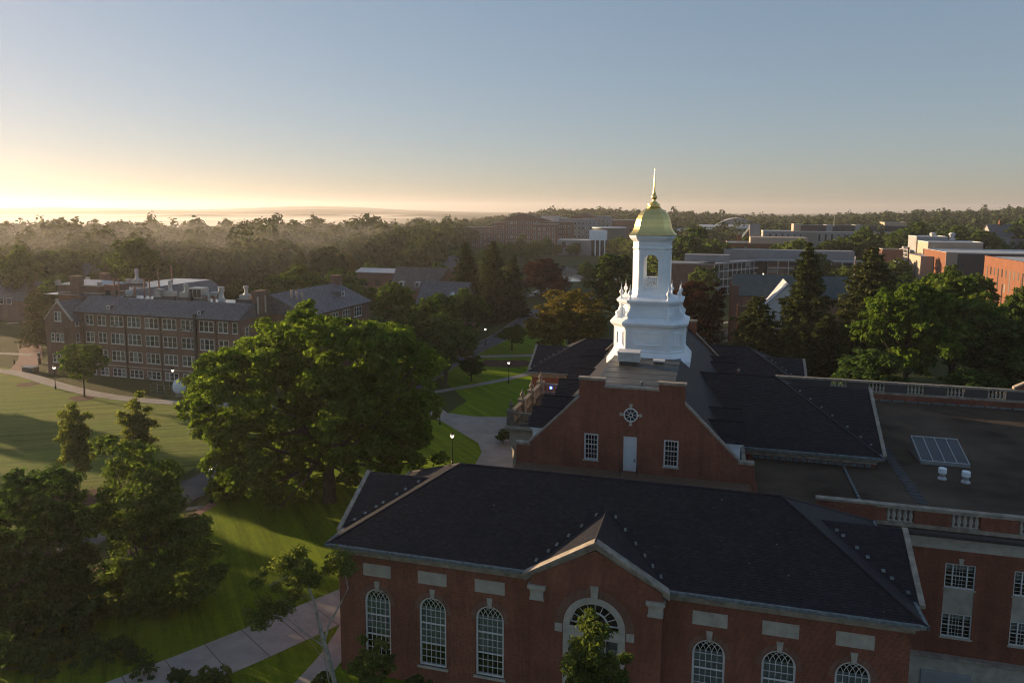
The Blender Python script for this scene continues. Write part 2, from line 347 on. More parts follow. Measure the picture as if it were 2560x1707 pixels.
def strip(name,pts,wd,mat,z=.03,kerb=0.,sm=2,slab=0.):
    pts=smooth(pts,sm); l,r=ribbon(pts,wd); s=MB(); n=len(l)
    s.add([(p.x,p.y,z) for p in l]+[(p.x,p.y,z) for p in r],[(n+i,n+i+1,i+1,i) for i in range(n-1)])
    o=tag(s.build(name,mat),kind='structure')
    if slab:      # cast slabs with open joints, each its own piece
        o.data.materials[0]=MATS['mulch']; acc=0.; a=0
        P=[Vector((p[0],p[1])) for p in pts]; cum=[0.]
        for i in range(1,n): cum.append(cum[-1]+(P[i]-P[i-1]).length)
        at_=lambda s,e:(lambda i:e[i].lerp(e[i+1],(s-cum[i])/max(1e-6,cum[i+1]-cum[i])))(max(0,min(n-2,int(np.searchsorted(cum,s))-1)))
        for k in range(int(cum[-1]/slab)):
            s0,s1=k*slab+.03,(k+1)*slab-.03; q=[at_(s0,l),at_(s1,l),at_(s1,r),at_(s0,r)]; h=z+.012+random.uniform(0,.012)
            MB().add([(*v.xy,z-.01) for v in q]+[(*v.xy,h) for v in q],[(7,6,5,4),(0,1,5,4),(1,2,6,5),(2,3,7,6),(3,0,4,7)]).build('slab',mat,o)
    if kerb:
        for sgn,e in((1,l),(-1,r)):
            kb=MB(); 
            for i in range(n-1):
                d=(e[i+1]-e[i]).normalized(); nn=Vector((-d.y,d.x,0))*.16*sgn
                kb.add([(*e[i].xy,0),(*e[i+1].xy,0),(*(e[i+1]+nn).xy,0),(*(e[i]+nn).xy,0),(*e[i].xy,kerb),(*e[i+1].xy,kerb),(*(e[i+1]+nn).xy,kerb),(*(e[i]+nn).xy,kerb)],[(4,5,6,7),(0,1,5,4),(3,2,6,7),(7,6,5,4)])
            kb.build('kerb','kerbstone',o)
    return o
# lawns
sheet('lawn',[(-43,40),(-37.5,68),(-35.6,79),(-34.4,86),(-33,96),(-31,106),(-24,116),(-12,116),(-8,128),(-16,150),(-10,176),(2,215),(14,215),(14,160),(6,120),(0,60),(0,30),(-43,30)],'lawn',.012)
sheet('meadow',[(-46,74),(-43,86),(-41.5,96),(-38,106),(-34,116),(-42,126),(-61,126.5),(-74,130.5),(-86,138.5),(-104,152),(-135,165),(-180,185),(-200,120),(-120,70),(-60,50)],'meadow',.016)
sheet('lawn',[(-61,128),(-74,131.5),(-87,140),(-99,150),(-98,156),(-70,160),(-30,150),(-30,122),(-42,128)],'ground',.014)
# paths, road, forecourt
strip('path',[(-210,176),(-150,160),(-112,152.5),(-102,149),(-88,138.6),(-74.5,130.2),(-60.5,125.8),(-42,124),(-22,121)],[4.6]*4+[3.2]*5 if False else 2.7,'pavement',.034,slab=2.4)
strip('path',[(-102,148),(-106,157),(-112,168),(-122,182)],[5]*2+[4]*2 if False else 4.6,'terracotta',.030)
strip('path',[(-112,168),(-135,172),(-190,180)],2.2,'pavement',.031)
strip('path',[(-150,215),(-128,222),(-105,226)],2.4,'pavement',.031)
strip('road',[(-60,44),(-48,66),(-41.5,79),(-38.2,88),(-35.5,98),(-30.5,110),(-24,121),(-17,150),(-11,172),(-2,196),(3,222),(14,262),(40,300),(90,330)],5.6,'asphalt',.026,.12)
strip('path',[(-44,54),(-37,72),(-34.2,83),(-31.8,95),(-27,108)],1.1,'terracotta',.03)
sheet('forecourt',[(-17,124),(-11.2,115.1),(-8,109.5),(-4.9,104.3),(-4.2,100),(-4.8,95.6),(-5.5,88),(1,86),(8,100),(6,118),(-1.2,117.9),(-6,118),(-10.8,120.1),(-14,127)],'pavement',.038)
strip('path',[(-22,130),(-15.5,133.3),(-1.5,144.4),(3.8,150.5),(12,160)],1.9,'pavement',.03)
strip('path',[(-14,167),(-3.7,168.4),(4.7,169.5),(16,172)],2.6,'pavement',.03)
strip('path',[(-29,46),(-21,53.2),(-15.5,58.9),(-8,66)],5.0,'concrete',.03,sm=1,slab=3.0)
strip('path',[(-12.9,59),(-13.3,54),(-14.2,50.3),(-16,45)],2.0,'concrete',.036,sm=1)
sheet('mulch_bed',[(-9,158),(0,156),(6,159),(3,164),(-6,164)],'mulch',.03)
def disc(name,x,y,r,mat,z=.03):
    return sheet(name,[(x+r*(1+.12*math.sin(3*a+x))*math.cos(a),y+r*(1+.12*math.sin(2*a+y))*math.sin(a)) for a in np.linspace(0,2*math.pi,24,endpoint=False)],mat,z)
disc('mulch_bed',-77.4,129.3,2.3,'mulch'); disc('mulch_bed',-51,83,3.2,'mulch'); disc('mulch_bed',-94,139,2,'mulch'); disc('mulch_bed',-46,87.5,2.6,'mulch')
# pond and the green round it
tag(sheet('pond',[(-4,352),(16,345),(34,350),(58,362),(84,384),(96,430),(84,452),(60,456),(36,448),(20,436),(8,410)],'water',.06),kind='structure')
sheet('lawn',[(-60,330),(20,300),(120,350),(190,440),(180,600),(60,610),(-20,540),(-50,430)],'ground',.02)
# streets on the right
strip('road',[(44,190),(52,196),(62,206),(90,220),(150,226)],7,'asphalt',.03,.1)
strip('path',[(46,181),(56,190),(70,196)],2.2,'concrete',.034)
strip('path',[(52,212),(62,220),(84,232)],2.2,'concrete',.034)

# ------------------------------------------------------------------ the brick hall with the gold dome
RZ=-AZ
hall=empty('brick_hall',O,RZ,'red brick hall with slate roofs and a white tower carrying a gold dome','building')
def inpoly(px,py,poly):
    ins=np.zeros(px.shape,bool); n=len(poly)
    for i in range(n):
        x1,y1=poly[i]; x2,y2=poly[(i+1)%n]
        c=((y1>py)!=(y2>py))&(px<(x2-x1)*(py-y1)/((y2-y1)+1e-12)+x1); ins^=c
    return ins
def slates(parent,org,e1,e2,poly,w=.3,h=.2,lift=.035,holes=(),name='slates'):
    """courses of single slates laid over a slope: org + s*e1 + t*e2, inside poly (s,t)"""
    e1=np.array(e1,float); e1/=np.linalg.norm(e1); e2=np.array(e2,float); e2/=np.linalg.norm(e2); nn=np.cross(e1,e2); nn*=np.sign(nn[2])
    P=np.array(poly); s0,t0=P.min(0); s1,t1=P.max(0)
    rows=int((t1-t0)/h)+1; out=[]
    for r in range(rows):
        ss=np.arange(s0-(w/2 if r%2 else 0)+rng.uniform(-.06,.06),s1+w,w); tt=np.full(ss.shape,t0+r*h)
        c=inpoly(ss+w/2,tt+h*.5,poly)
        for hp in holes: c&=~inpoly(ss+w/2,tt+h*.5,hp)
        ss=ss[c]; tt=tt[c]
        if len(ss)==0: continue
        n=len(ss); g=.008; ww=w-g; hh=h*1.06
        jl=rng.uniform(.7,1.25,n)*lift; dt=rng.normal(0,.008,n)
        o=np.array(org)[None,:]
        def pt(s,t,l): return o+s[:,None]*e1+t[:,None]*e2+np.asarray(l)[:,None]*nn
        a=pt(ss,tt+dt,jl); b=pt(ss+ww,tt+dt,jl); c_=pt(ss+ww,tt+hh,np.full(n,.008)); d=pt(ss,tt+hh,np.full(n,.008))
        a0=pt(ss,tt+dt,np.full(n,.002)); b0=pt(ss+ww,tt+dt,np.full(n,.002))
        out.append(np.stack([a,b,c_,d],1)); out.append(np.stack([a0,b0,b,a],1))
    me=quads(name,np.concatenate(out),'slate'); o=link(name,me,parent); o['kind']='stuff'; return o
def capline(mb,p,q,r=.11): mb.tube([p,q],r,6)

def roofwing(u0,u1,v0,v1,ez,rz,gz,cap='roof_cap',left=True,right=True,oh=.7,sw=.3,sh=.2,rightinset=None,hip_r=True,ped=None):
    """hipped roof over a wing with a cross gable at each end, real slates on the slopes in view"""
    a0,a1,b0,b1=u0-oh,u1+oh,v0-oh,v1+oh; vm=(b0+b1)/2; hd=(b1-b0)/2; sl=(rz-ez)/hd
    il=hd if left else 0; ir=(rightinset or hd)
    rl,rr=a0+il,a1-ir
    m=MB(); m.add([(a0,b0,ez),(a1,b0,ez),(a1,b1,ez),(a0,b1,ez),(rl,vm,rz),(rr,vm,rz)],[(0,1,5,4),(2,3,4,5),(1,2,5),(3,0,4),(3,2,1,0)])
    roof=m.build('roof','slate',hall)
    L_=math.hypot(hd,rz-ez)
    e2=(0,hd,rz-ez)
    hole=[]
    if ped:
        pc,ph,pv=ped   # centre, half width, where the pediment ridge dies into the slope
        tp=(pv-b0)/hd*L_; hole=[[(pc-ph-a0,-.1),(pc+ph-a0,-.1),(pc-a0,tp)]]
    slates(roof,(a0,b0,ez),(1,0,0),e2,[(0,0),(a1-a0,0),(rr-a0,L_),(rl-a0,L_)],sw,sh,holes=hole)
    if left: slates(roof,(a0,b1,ez),(0,-1,0),(il,0,rz-ez),[(0,0),(b1-b0,0),(hd,math.hypot(il,rz-ez))],sw,sh)
    slates(roof,(a1,b0,ez),(0,1,0),(-ir,0,rz-ez),[(0,0),(b1-b0,0),(hd,math.hypot(ir,rz-ez))],sw,sh)
    c=MB(); capline(c,(rl,vm,rz),(rr,vm,rz))
    if left: capline(c,(a0,b0,ez),(rl,vm,rz)); capline(c,(a0,b1,ez),(rl,vm,rz))
    capline(c,(a1,b0,ez),(rr,vm,rz),.12); capline(c,(a1,b1,ez),(rr,vm,rz))
    c.build('hip_cap','slate',roof)
    hw=(gz-ez)/sl
    ends=([(-1,a0-.12,a0+il*(gz-ez)/(rz-ez)+.5)] if left else [])+([(1,a1+.12,a1-ir*(gz-ez)/(rz-ez)-.5)] if right else [])
    for sg,uo,ui in ends:
        g=MB(); g.add([(uo,vm-hw,ez),(uo,vm+hw,ez),(uo,vm,gz),(ui,vm-hw,ez),(ui,vm+hw,ez),(ui,vm,gz)],[(0,3,5,2),(1,2,5,4),(0,2,1),(3,4,5),(0,1,4,3)])
        gr=g.build('gable_roof','slate',hall)
        lo,hi=min(uo,ui),max(uo,ui); Lg=math.hypot(hw,gz-ez)
        dd=abs(uo-ui)
        if sg>0: poly=[(0.0,0),(dd,0),(dd,Lg),(0,Lg)]
        else: poly=[(0,0),(dd,0),(dd,Lg),(0,Lg)]
        slates(gr,(lo,vm-hw,ez),(1,0,0),(0,hw,gz-ez),poly,sw,sh)
        # stone barge, lead valley and its copper soakers
        bg=MB(); d=.34
        for s2 in(-1,1):
            p=[(uo,vm+s2*(hw+.1),ez-.12),(uo,vm,gz-.06),(uo,vm,gz+.14),(uo,vm+s2*(hw+.1),ez+.10)]
            bg.prism(p,(sg*d,0,0))
        bg.build('barge_stone','stone_old',gr)
        wl=MB(); wl.prism([(uo-sg*.35,vm-hw+.3,ez-.3),(uo-sg*.35,vm+hw-.3,ez-.3),(uo-sg*.35,vm,gz-.35)],(sg*.3,0,0)); wl.build('gable_wall','brick',gr)
        if sg<0 or True:
            un=(a0 if sg<0 else a1); inn=il if sg<0 else ir
            for k in range(1,8):
                f=k/8+rng.uniform(-.03,.03); zz=ez+(gz-ez)*f; uu=un-sg*inn*(zz-ez)/(rz-ez); v2=vm-hw*(1-f)
                s_=MB(); q=Vector((uu+sg*.12,v2-.02,zz+.06)); s_.prism([q,q+Vector((.22*sg,0,.02)),q+Vector((.22*sg,.2,.13)),q+Vector((0,.2,.12))],(0,0,.02)); s_.build('flashing','copper_flash',gr)
    return roof
def cornice(u0,u1,v0,v1,z,gap=None):
    runs=[(u0,u1)] if not gap else [(u0,gap[0]),(gap[1],u1)]
    m=MB()
    for d,za,zb_ in((.16,.72,.42),(.32,.42,.25),(.52,.25,.08)):
        m.box(u0-d,u1+d,v0+.12 if gap else v0-d,v1+d,z-za,z-zb_)
        if gap: m.box(u0-d,gap[0],v0-d,v0+.12,z-za,z-zb_); m.box(gap[1],u1+d,v0-d,v0+.12,z-za,z-zb_)
    m.build('cornice','stone_old',hall)
    if gap:
        a0,a1,b1=u0-.74,u1+.74,v1+.74
        for q in((a0,gap[0],v0-.74,v0-.3),(gap[1],a1,v0-.74,v0-.3),(a0,a0+.5,v0-.3,b1),(a1-.5,a1,v0-.3,b1)): MB().box(*q,z-.08,z+.12).build('gutter','copper_flash',hall)
        return
    g=MB(); a0,a1,b0,b1=u0-.74,u1+.74,v0-.74,v1+.74
    g.ring([(a0,b0,z-.08),(a1,b0,z-.08),(a1,b1,z-.08),(a0,b1,z-.08)],[(a0+.5,b0+.5,z-.08),(a1-.5,b0+.5,z-.08),(a1-.5,b1-.5,z-.08),(a0+.5,b1-.5,z-.08)],(0,0,.2)); g.build('gutter','copper_flash',hall)

# --- front wing
FW=37.8; EZ=9.9
roofwing(0,FW,0,14,EZ,14.1,12.65,ped=(18.95,4.75,4.45))
cornice(0,FW,0,14,EZ,(14.25,23.65))
WC=[3.03,7.3,11.55,26.25,30.5,34.77]; WH=1.02; SILL=1.5; SPR=5.7
def arcp(c,r,z,n=16,a=0,b=math.pi): return [(c+r*math.cos(b+(a-b)*i/n),z+r*math.sin(b+(a-b)*i/n)) for i in range(n+1)]
wall=MB(); T=.4; top=EZ-.72
def pane_wall(x0,x1,v):   # brick either side of the windows
    cs=[c for c in WC if x0<c<x1]; x=x0
    for c in cs:
        wall.box(x,c-WH,v,v+T,0,top); x=c+WH
        wall.box(c-WH,c+WH,v,v+T,0,SILL)
        ap=[(c-WH,SPR)]+arcp(c,WH,SPR)[1:-1]+[(c+WH,SPR),(c+WH,top),(c-WH,top)]
        wall.prism([(p,v,z) for p,z in ap],(0,T,0))
    wall.box(x,x1,v,v+T,0,top)
pane_wall(0,14.6,0); pane_wall(23.3,FW,0)
wall.box(0,T,T,14,0,top); wall.box(FW-T,FW,T,14,0,top); wall.box(T,FW-T,14-T,14,0,top)
wall.build('wall','brick',hall)
box('interior','interior',hall,.8,FW-.8,1.6,13.4,0.1,9)
# central bay
CB=18.95; cb0,cb1=14.65,23.3; PV=-.78
cw=MB(); ro=2.05; spr=6.85
cw.box(cb0,CB-ro,PV,.5,0,top+.05); cw.box(CB+ro,cb1,PV,.5,0,top+.05)
cw.prism([(p,PV,z) for p,z in [(CB-ro,spr)]+arcp(CB,ro,spr,20)[1:-1]+[(CB+ro,spr),(CB+ro,top+.05),(CB-ro,top+.05)]],(0,.6,0))
cw.box(CB-ro,CB+ro,PV,.5,0,.7)
cw.prism([(cb0,PV,top+.05),(cb1,PV,top+.05),(cb1,PV,EZ-.1),(CB,PV,12.1),(cb0,PV,EZ-.1)],(0,.5,0))
cw.build('bay_wall','brick',hall)
ap=MB()
for k in range(46):      # soldier arch over the great window
    a=math.pi*k/45; d=Vector((math.cos(a),0,math.sin(a))); t_=Vector((-math.sin(a),0,math.cos(a)))
    if abs(a-math.pi/2)<.1: continue
    p=Vector((CB,PV-.03,spr))
    ap.add([p+d*2.1-t_*.055,p+d*2.1+t_*.055,p+d*2.62+t_*.068,p+d*2.62-t_*.068],[(0,1,2,3)]); 
o=ap.build('arch_bricks','brick_far',hall); o['kind']='stuff'
def flat(y,pts): return [(p,y,z) for p,z in pts]
su=MB(); su.ring(flat(PV-.08,arcp(CB,ro,spr,24)),flat(PV-.08,arcp(CB,1.62,spr,24)),(0,.5,0)); su.box(CB-ro,CB-1.62,PV-.08,.3,.7,spr-.001); su.box(CB+1.62,CB+ro,PV-.08,.3,.7,spr-.001); su.box(CB-ro-.001,CB+ro+.001,PV-.14,.3,spr-.75,spr-.02)
su.build('stone_surround','stone',hall)
for x in(CB-2.62,CB+2.12): box('impost_block','stone',hall,x,x+.5,PV-.06,PV+.2,spr-.62,spr-.05)
def key(c,y,z0,z1,a,b): return MB().prism([(c-a,y,z0),(c+a,y,z0),(c+b,y,z1),(c-b,y,z1)],(0,.3,0)).build('keystone','stone',hall)
key(CB,PV-.16,spr+1.95,spr+2.85,.19,.27)
for x in(cb0-.02,cb1-.88):
    c=MB(); c.box(x,x+.9,PV-.06,.1,8.25,9.0); c.box(x-.08,x+.98,PV-.14,.1,8.9,9.02); c.box(x-.16,x+1.06,PV-.22,.1,9.02,9.24); c.box(x-.05,x+.95,PV-.1,.1,8.18,8.32); c.build('capital','stone',hall)
# pediment roof and raking cornice
pr=MB(); ph=4.75; pz=12.72; vb=4.45
pr.add([(CB-ph,-1.0,EZ),(CB+ph,-1.0,EZ),(CB,-1.0,pz),(CB-ph,-.7,EZ),(CB+ph,-.7,EZ),(CB,vb,pz),(CB-ph,-1.0,EZ-.1),(CB+ph,-1.0,EZ-.1),(CB,-1.0,pz-.1),(CB-ph,-.7,EZ-.1),(CB+ph,-.7,EZ-.1),(CB,vb,pz-.1)],[(0,2,5,3),(1,4,5,2),(6,9,11,8),(7,8,11,10),(0,6,8,2),(2,8,7,1)]); prf=pr.build('pediment_roof','slate',hall)
Lp=math.hypot(ph,pz-EZ)
for sg in(-1,1):
    slates(prf,(CB+sg*ph,-1.0,EZ),(0,1,0),(-sg*ph,0,pz-EZ),[(0,0),(.3,0),(vb+1.0,Lp),(0,Lp)],.3,.2)
    rc=MB(); 
    for o0,o1,y in((-.08,.10,-1.08),(-.25,-.08,-.92),(-.55,-.25,-.72)):
        rc.prism([(CB+sg*(ph+.05),y,EZ+o0),(CB,y,pz+o0),(CB,y,pz+o1),(CB+sg*(ph+.05),y,EZ+o1)],(0,-y-.40,0))
    rc.build('raking_cornice','stone_old',prf)
    for k in range(1,7):
        f=k/7+rng.uniform(-.03,.03); q=Vector((CB+sg*ph*(1-f)+sg*.1,-.7+(vb+.7)*f-.1,EZ+(pz-EZ)*f+.07)); s_=MB().prism([q,q+Vector((sg*.16,.0,.03)),q+Vector((sg*.16-.06*sg,.26,.15)),q+Vector((-.06*sg,.26,.13))],(0,0,.02)); s_.build('flashing','copper_flash',prf)
c=MB(); capline(c,(CB,-1.0,pz+.02),(CB,vb,pz+.02),.09); c.build('ridge_cap','slate',prf)
# windows of the front wing
pane_cache={}
def quadmesh(w,h,mat='glass'):
    k=(round(w,3),round(h,3),mat)
    if k not in pane_cache: pane_cache[k]=MB().box(0,w,0,.012,0,h).mesh('pane',mat)
    return pane_cache[k]
for c in WC:
    fr=MB(); y=.10
    fr.ring(flat(y,[(c-WH,SILL)]+arcp(c,WH,SPR,20)+[(c+WH,SILL)]),flat(y,[(c-WH+.13,SILL+.12)]+arcp(c,WH-.13,SPR,20)+[(c+WH-.13,SILL+.12)]),(0,.16,0))
    iw=2*(WH-.13); cw_=iw/5; rh=(SPR-SILL-.12)/8; x0=c-WH+.13; z0=SILL+.12
    for i in range(1,5): fr.box(x0+cw_*i-.018,x0+cw_*i+.018,y+.05,y+.10,z0,SPR)
    for j in range(1,9):
        t_=.06 if j in(3,6) else .018; fr.box(x0,x0+iw,y+.04,y+.11,z0+rh*j-t_,z0+rh*j+t_)
    ri=WH-.13
    for i in range(0,6):
        xs=-ri+cw_*i
        for sg in(-1,1):
            pts=[]
            for k in range(0,15):
                a=k/14*1.35; px=xs+sg*ri*(1-math.cos(a)); pz_=ri*math.sin(a)
                if px*px+pz_*pz_<ri*ri*1.01 and abs(px)<=ri: pts.append((c+px,y+.08,SPR+pz_))
                else: break
            if len(pts)>2: fr.tube(pts,.022,4)
    w_=fr.build('window','white_trim',hall)
    sl=MB(); sl.box(c-WH-.15,c+WH+.15,-.12,.3,SILL-.16,SILL); sl.build('sill','stone',w_)
    for j in range(8):
        for i in range(5):
            o=link('pane',quadmesh(cw_-.036,rh-.04),w_); o.location=(x0+cw_*i+.018,y+.07,z0+rh*j+.02)
    MB().prism(flat(y+.085,arcp(c,ri,SPR,16)),(0,.01,0)).build('pane','glass',w_)
    box('blind','blind',w_,c-ri,c+ri,y+.22,y+.235,z0+rh*3,SPR+.12)
    key(c,-.07,6.66,7.34,.13,.21)
    box('stone_panel','stone',hall,c-1.08,c+1.08,-.02,.2,7.68,8.6)
    vb_=MB()
    for k in range(31):
        a=math.pi*k/30; d=Vector((math.cos(a),0,math.sin(a))); t_=Vector((-math.sin(a),0,math.cos(a)))
        if abs(a-math.pi/2)<.1: continue
        p=Vector((c,-.012,SPR)); vb_.add([p+d*1.04-t_*.045,p+d*1.04+t_*.045,p+d*1.38+t_*.06,p+d*1.38-t_*.06],[(0,1,2,3)])
    o=vb_.build('arch_bricks','brick_far',hall); o['kind']='stuff'
# the great window
fr=MB(); y=PV+.28; ri=1.62
fr.ring(flat(y,arcp(CB,ri,spr,24)),flat(y,arcp(CB,ri-.1,spr,24)),(0,.12,0)); fr.box(CB-ri,CB+ri,y,y+.12,spr-.02,spr+.08)
fr.ring(flat(y,arcp(CB,.9,spr,20)),flat(y,arcp(CB,.8,spr,20)),(0,.12,0))
for k in range(1,8): a=math.pi*k/8; fr.tube([(CB+.85*math.cos(a),y+.06,spr+.85*math.sin(a)),(CB+1.55*math.cos(a),y+.06,spr+1.55*math.sin(a))],.035,4)
gw=fr.build('window','white_trim',hall)
lo=MB(); lo.box(CB-ri,CB+ri,y,y+.12,.7,.85)
for x in(CB-ri,CB-.78,CB+.7,CB+ri-.08): lo.box(x,x+.08,y,y+.12,.7,spr-.75)
lo.build('mullions','white_trim',gw)
bk=MB(); 
for x in(CB-.95,CB+.78): bk.box(x,x+.17,y-.1,y+.1,.7,spr-.75)
bk.build('dark_mullion','metal_dark',gw)
for (xa,xb,n) in((CB-ri+.08,CB-.95,1),(CB-.7,CB+.7,2),(CB+.95,CB+ri-.08,1)):
    ww=(xb-xa)/n
    for i in range(n):
        for j in range(6):
            h=(spr-.75-.85)/6; o=link('pane',quadmesh(ww-.05,h-.05),gw); o.location=(xa+ww*i+.025,y+.05,.85+h*j+.025)
            m_=MB(); m_.box(xa+ww*i,xa+ww*i+ww,y+.03,y+.09,.85+h*j-.02,.85+h*j+.02)
            if i==0: m_.box(xa,xb,y+.03,y+.09,.85+h*j-.021,.85+h*j+.021)
            m_.build('glazing_bar','white_trim',gw)
MB().prism(flat(y+.05,arcp(CB,ri-.05,spr,20)),(0,.01,0)).build('pane','glass',gw)
box('blind','blind',gw,CB-ri,CB+ri,y+.45,y+.46,2.6,spr-.75)
box('interior','interior',hall,CB-2.2,CB+2.2,.62,1.5,.1,9)

# --- far wing (twin of the front one)
FV=59.0
roofwing(0,FW,FV,FV+14,EZ,14.1,12.65,sw=.42,sh=.28)
cornice(0,FW,FV,FV+14,EZ)
box('wall','brick',hall,0,FW,FV,FV+14,0,EZ-.72)

# --- nave between them
NB=18.87
gp=[(8.04,0),(8.04,11.75),(9.26,11.9),(14.07,16.71),(14.07,18.45),(16.43,18.45),(16.43,17.85),(21.31,17.85),(21.31,18.45),(23.67,18.45),(23.67,16.71),(28.48,11.9),(29.7,11.75),(29.7,0)]
for V0 in(20,59.3):
    g=MB(); g.prism([(a,V0,z) for a,z in gp],(0,.5,0)); 
    if V0<30:
        g=MB(); dz0,dz1=10.1,13.39; d0,d1=NB-.61,NB+.61
        wins=((14.6,15.93),(21.9,23.22)); wz0,wz1=10.87,13.35
        prev=8.04; 
        xs=[8.04,14.6,15.93,d0,d1,21.9,23.22,29.7]
        for i in range(0,8,2): g.box(xs[i],xs[i+1],V0,V0+.5,0,11.75)
        # brick above the eaves line, with the openings left out
        g.box(14.6,15.93,V0,V0+.5,0,wz0); g.box(21.9,23.22,V0,V0+.5,0,wz0); g.box(d0,d1,V0,V0+.5,0,dz0)
        g.prism([(8.04,V0,11.75),(14.6,V0,11.75),(14.6,V0,13.39),(10.75,V0,13.39),(9.26,V0,11.9)],(0,.5,0))
        g.prism([(29.7,V0,11.75),(23.22,V0,11.75),(23.22,V0,13.39),(26.99,V0,13.39),(28.48,V0,11.9)],(0,.5,0))
        g.box(15.93,d0,V0,V0+.5,11.75,13.39); g.box(d1,21.9,V0,V0+.5,11.75,13.39)
        g.prism([(10.75,V0,13.39),(26.99,V0,13.39)]+[(a,V0,z) for a,z in gp[10:2:-1]],(0,.5,0))
    g.build('gable_wall','brick',hall)
    c=MB(); y0=V0-.08; d=.66
    for sg in(-1,1):
        f=lambda a:NB+sg*(a)
        c.prism([(f(9.65),y0,11.86),(f(4.78),y0,16.73),(f(4.78),y0,16.95),(f(9.65),y0,12.1)],(0,d,0))
        c.box(min(f(9.5),f(10.9)),max(f(9.5),f(10.9)),y0,y0+d,11.75,11.98)
        c.box(min(f(2.35),f(4.9)),max(f(2.35),f(4.9)),y0-.02,y0+d+.04,18.45,18.68)
    c.box(NB-2.5,NB+2.5,y0,y0+d,17.85,18.02); c.build('coping','stone_old',hall)
nv=MB()
nz=lambda a:2.35+a
nv.prism([(8.9,20.5,0),(8.9,20.5,11.25),(15.3,20.5,17.65),(NB*2-15.3,20.5,17.65),(NB*2-8.9,20.5,11.25),(NB*2-8.9,20.5,0)],(0,38.8,0)); nav=nv.build('nave_roof','slate',hall)
for sg in(-1,1):
    slates(nav,(NB+sg*9.97,20.5,11.25),(0,1,0),(-sg*1,0,1),[(0,0),(38.8,0),(38.8,9.05),(0,9.05)],.32,.22)
fl=MB(); fl.box(15.2,NB*2-15.2,20.5,59.3,17.55,17.7); fr_=fl.build('flat_roof','lead',hall)
s_=MB()
for v in np.arange(22.5,59,2.4): s_.box(15.25,NB*2-15.25,v,v+.03,17.7,17.72)
s_.build('seam','lead',fr_)
box('wall','brick',hall,8.5,29.2,20.5,59.3,0,11.2)
nc=MB()
for sg in(-1,1):
    a=NB+sg*10.3; b_=NB+sg*9.7; nc.box(min(a,b_),max(a,b_),20.5,59.3,10.9,11.3)
nc.build('cornice','stone_old',hall)
# door, sash windows and rose of the gable
MB().box(NB-.61,NB+.61,20.12,20.2,10.1,13.39).build('door','door_paint',hall)
dr=hall.children[-1]
m_=MB(); m_.ring(flat(20.02,[(NB-.61,10.1),(NB-.61,13.39),(NB+.61,13.39),(NB+.61,10.1)]),flat(20.02,[(NB-.53,10.1),(NB-.53,13.31),(NB+.53,13.31),(NB+.53,10.1)]),(0,.14,0)); m_.box(NB-.53,NB+.53,20.07,20.14,12.5,12.54); m_.build('door_frame','white_trim',dr)
MB().box(NB+.36,NB+.44,20.05,20.12,11.0,11.25).build('handle','metal_dark',dr)
for a,b_ in((14.6,15.93),(21.9,23.22)):
    m_=MB(); z0,z1=10.87,13.35; m_.ring(flat(20.06,[(a,z0),(a,z1),(b_,z1),(b_,z0)]),flat(20.06,[(a+.14,z0+.12),(a+.14,z1-.12),(b_-.14,z1-.12),(b_-.14,z0+.12)]),(0,.14,0))
    iw=b_-a-.28; ih=z1-z0-.24
    for i in range(1,4): m_.box(a+.14+iw*i/4-.018,a+.14+iw*i/4+.018,20.1,20.15,z0+.12,z1-.12)
    for j in range(1,5): t_=.045 if j in(3,) else .018; m_.box(a+.14,b_-.14,20.1,20.15,z0+.12+ih*j/5-t_,z0+.12+ih*j/5+t_)
    wn=m_.build('window','white_trim',hall); box('sill','stone',wn,a-.1,b_+.1,19.9,20.1,z0-.1,z0)
    for i in range(4):
        for j in range(5): o=link('pane',quadmesh(iw/4-.036,ih/5-.036),wn); o.location=(a+.14+iw*i/4+.018,20.12,z0+.12+ih*j/5+.018)
    box('interior','interior',wn,a+.05,b_-.05,20.42,20.46,z0,z1)
rs=MB(); rc_=15.45; ci=lambda r,n=24:[(NB+r*math.cos(2*math.pi*i/n),rc_+r*math.sin(2*math.pi*i/n)) for i in range(n)]
rs.ring(flat(19.9,ci(.66)),flat(19.9,ci(.55)),(0,.1,0)); rs.ring(flat(19.9,ci(.20)),flat(19.9,ci(.14)),(0,.1,0))
for k in range(8): a=math.pi*k/4+math.pi/8*0; rs.tube([(NB+.17*math.cos(a),19.94,rc_+.17*math.sin(a)),(NB+.58*math.cos(a),19.94,rc_+.58*math.sin(a))],.028,4)
rw=rs.build('rose_window','white_trim',hall); MB().prism(flat(19.96,ci(.6)),(0,.03,0)).build('pane','glass_dark',rw)
for k in range(4):
    a=math.pi/2*k; d=Vector((math.cos(a),0,math.sin(a))); t_=Vector((-math.sin(a),0,math.cos(a))); p=Vector((NB,19.93,rc_))
    MB().prism([p+d*.66-t_*.1,p+d*.66+t_*.1,p+d*1.02+t_*.16,p+d*1.02-t_*.16],(0,.1,0)).build('keystone','stone',rw)
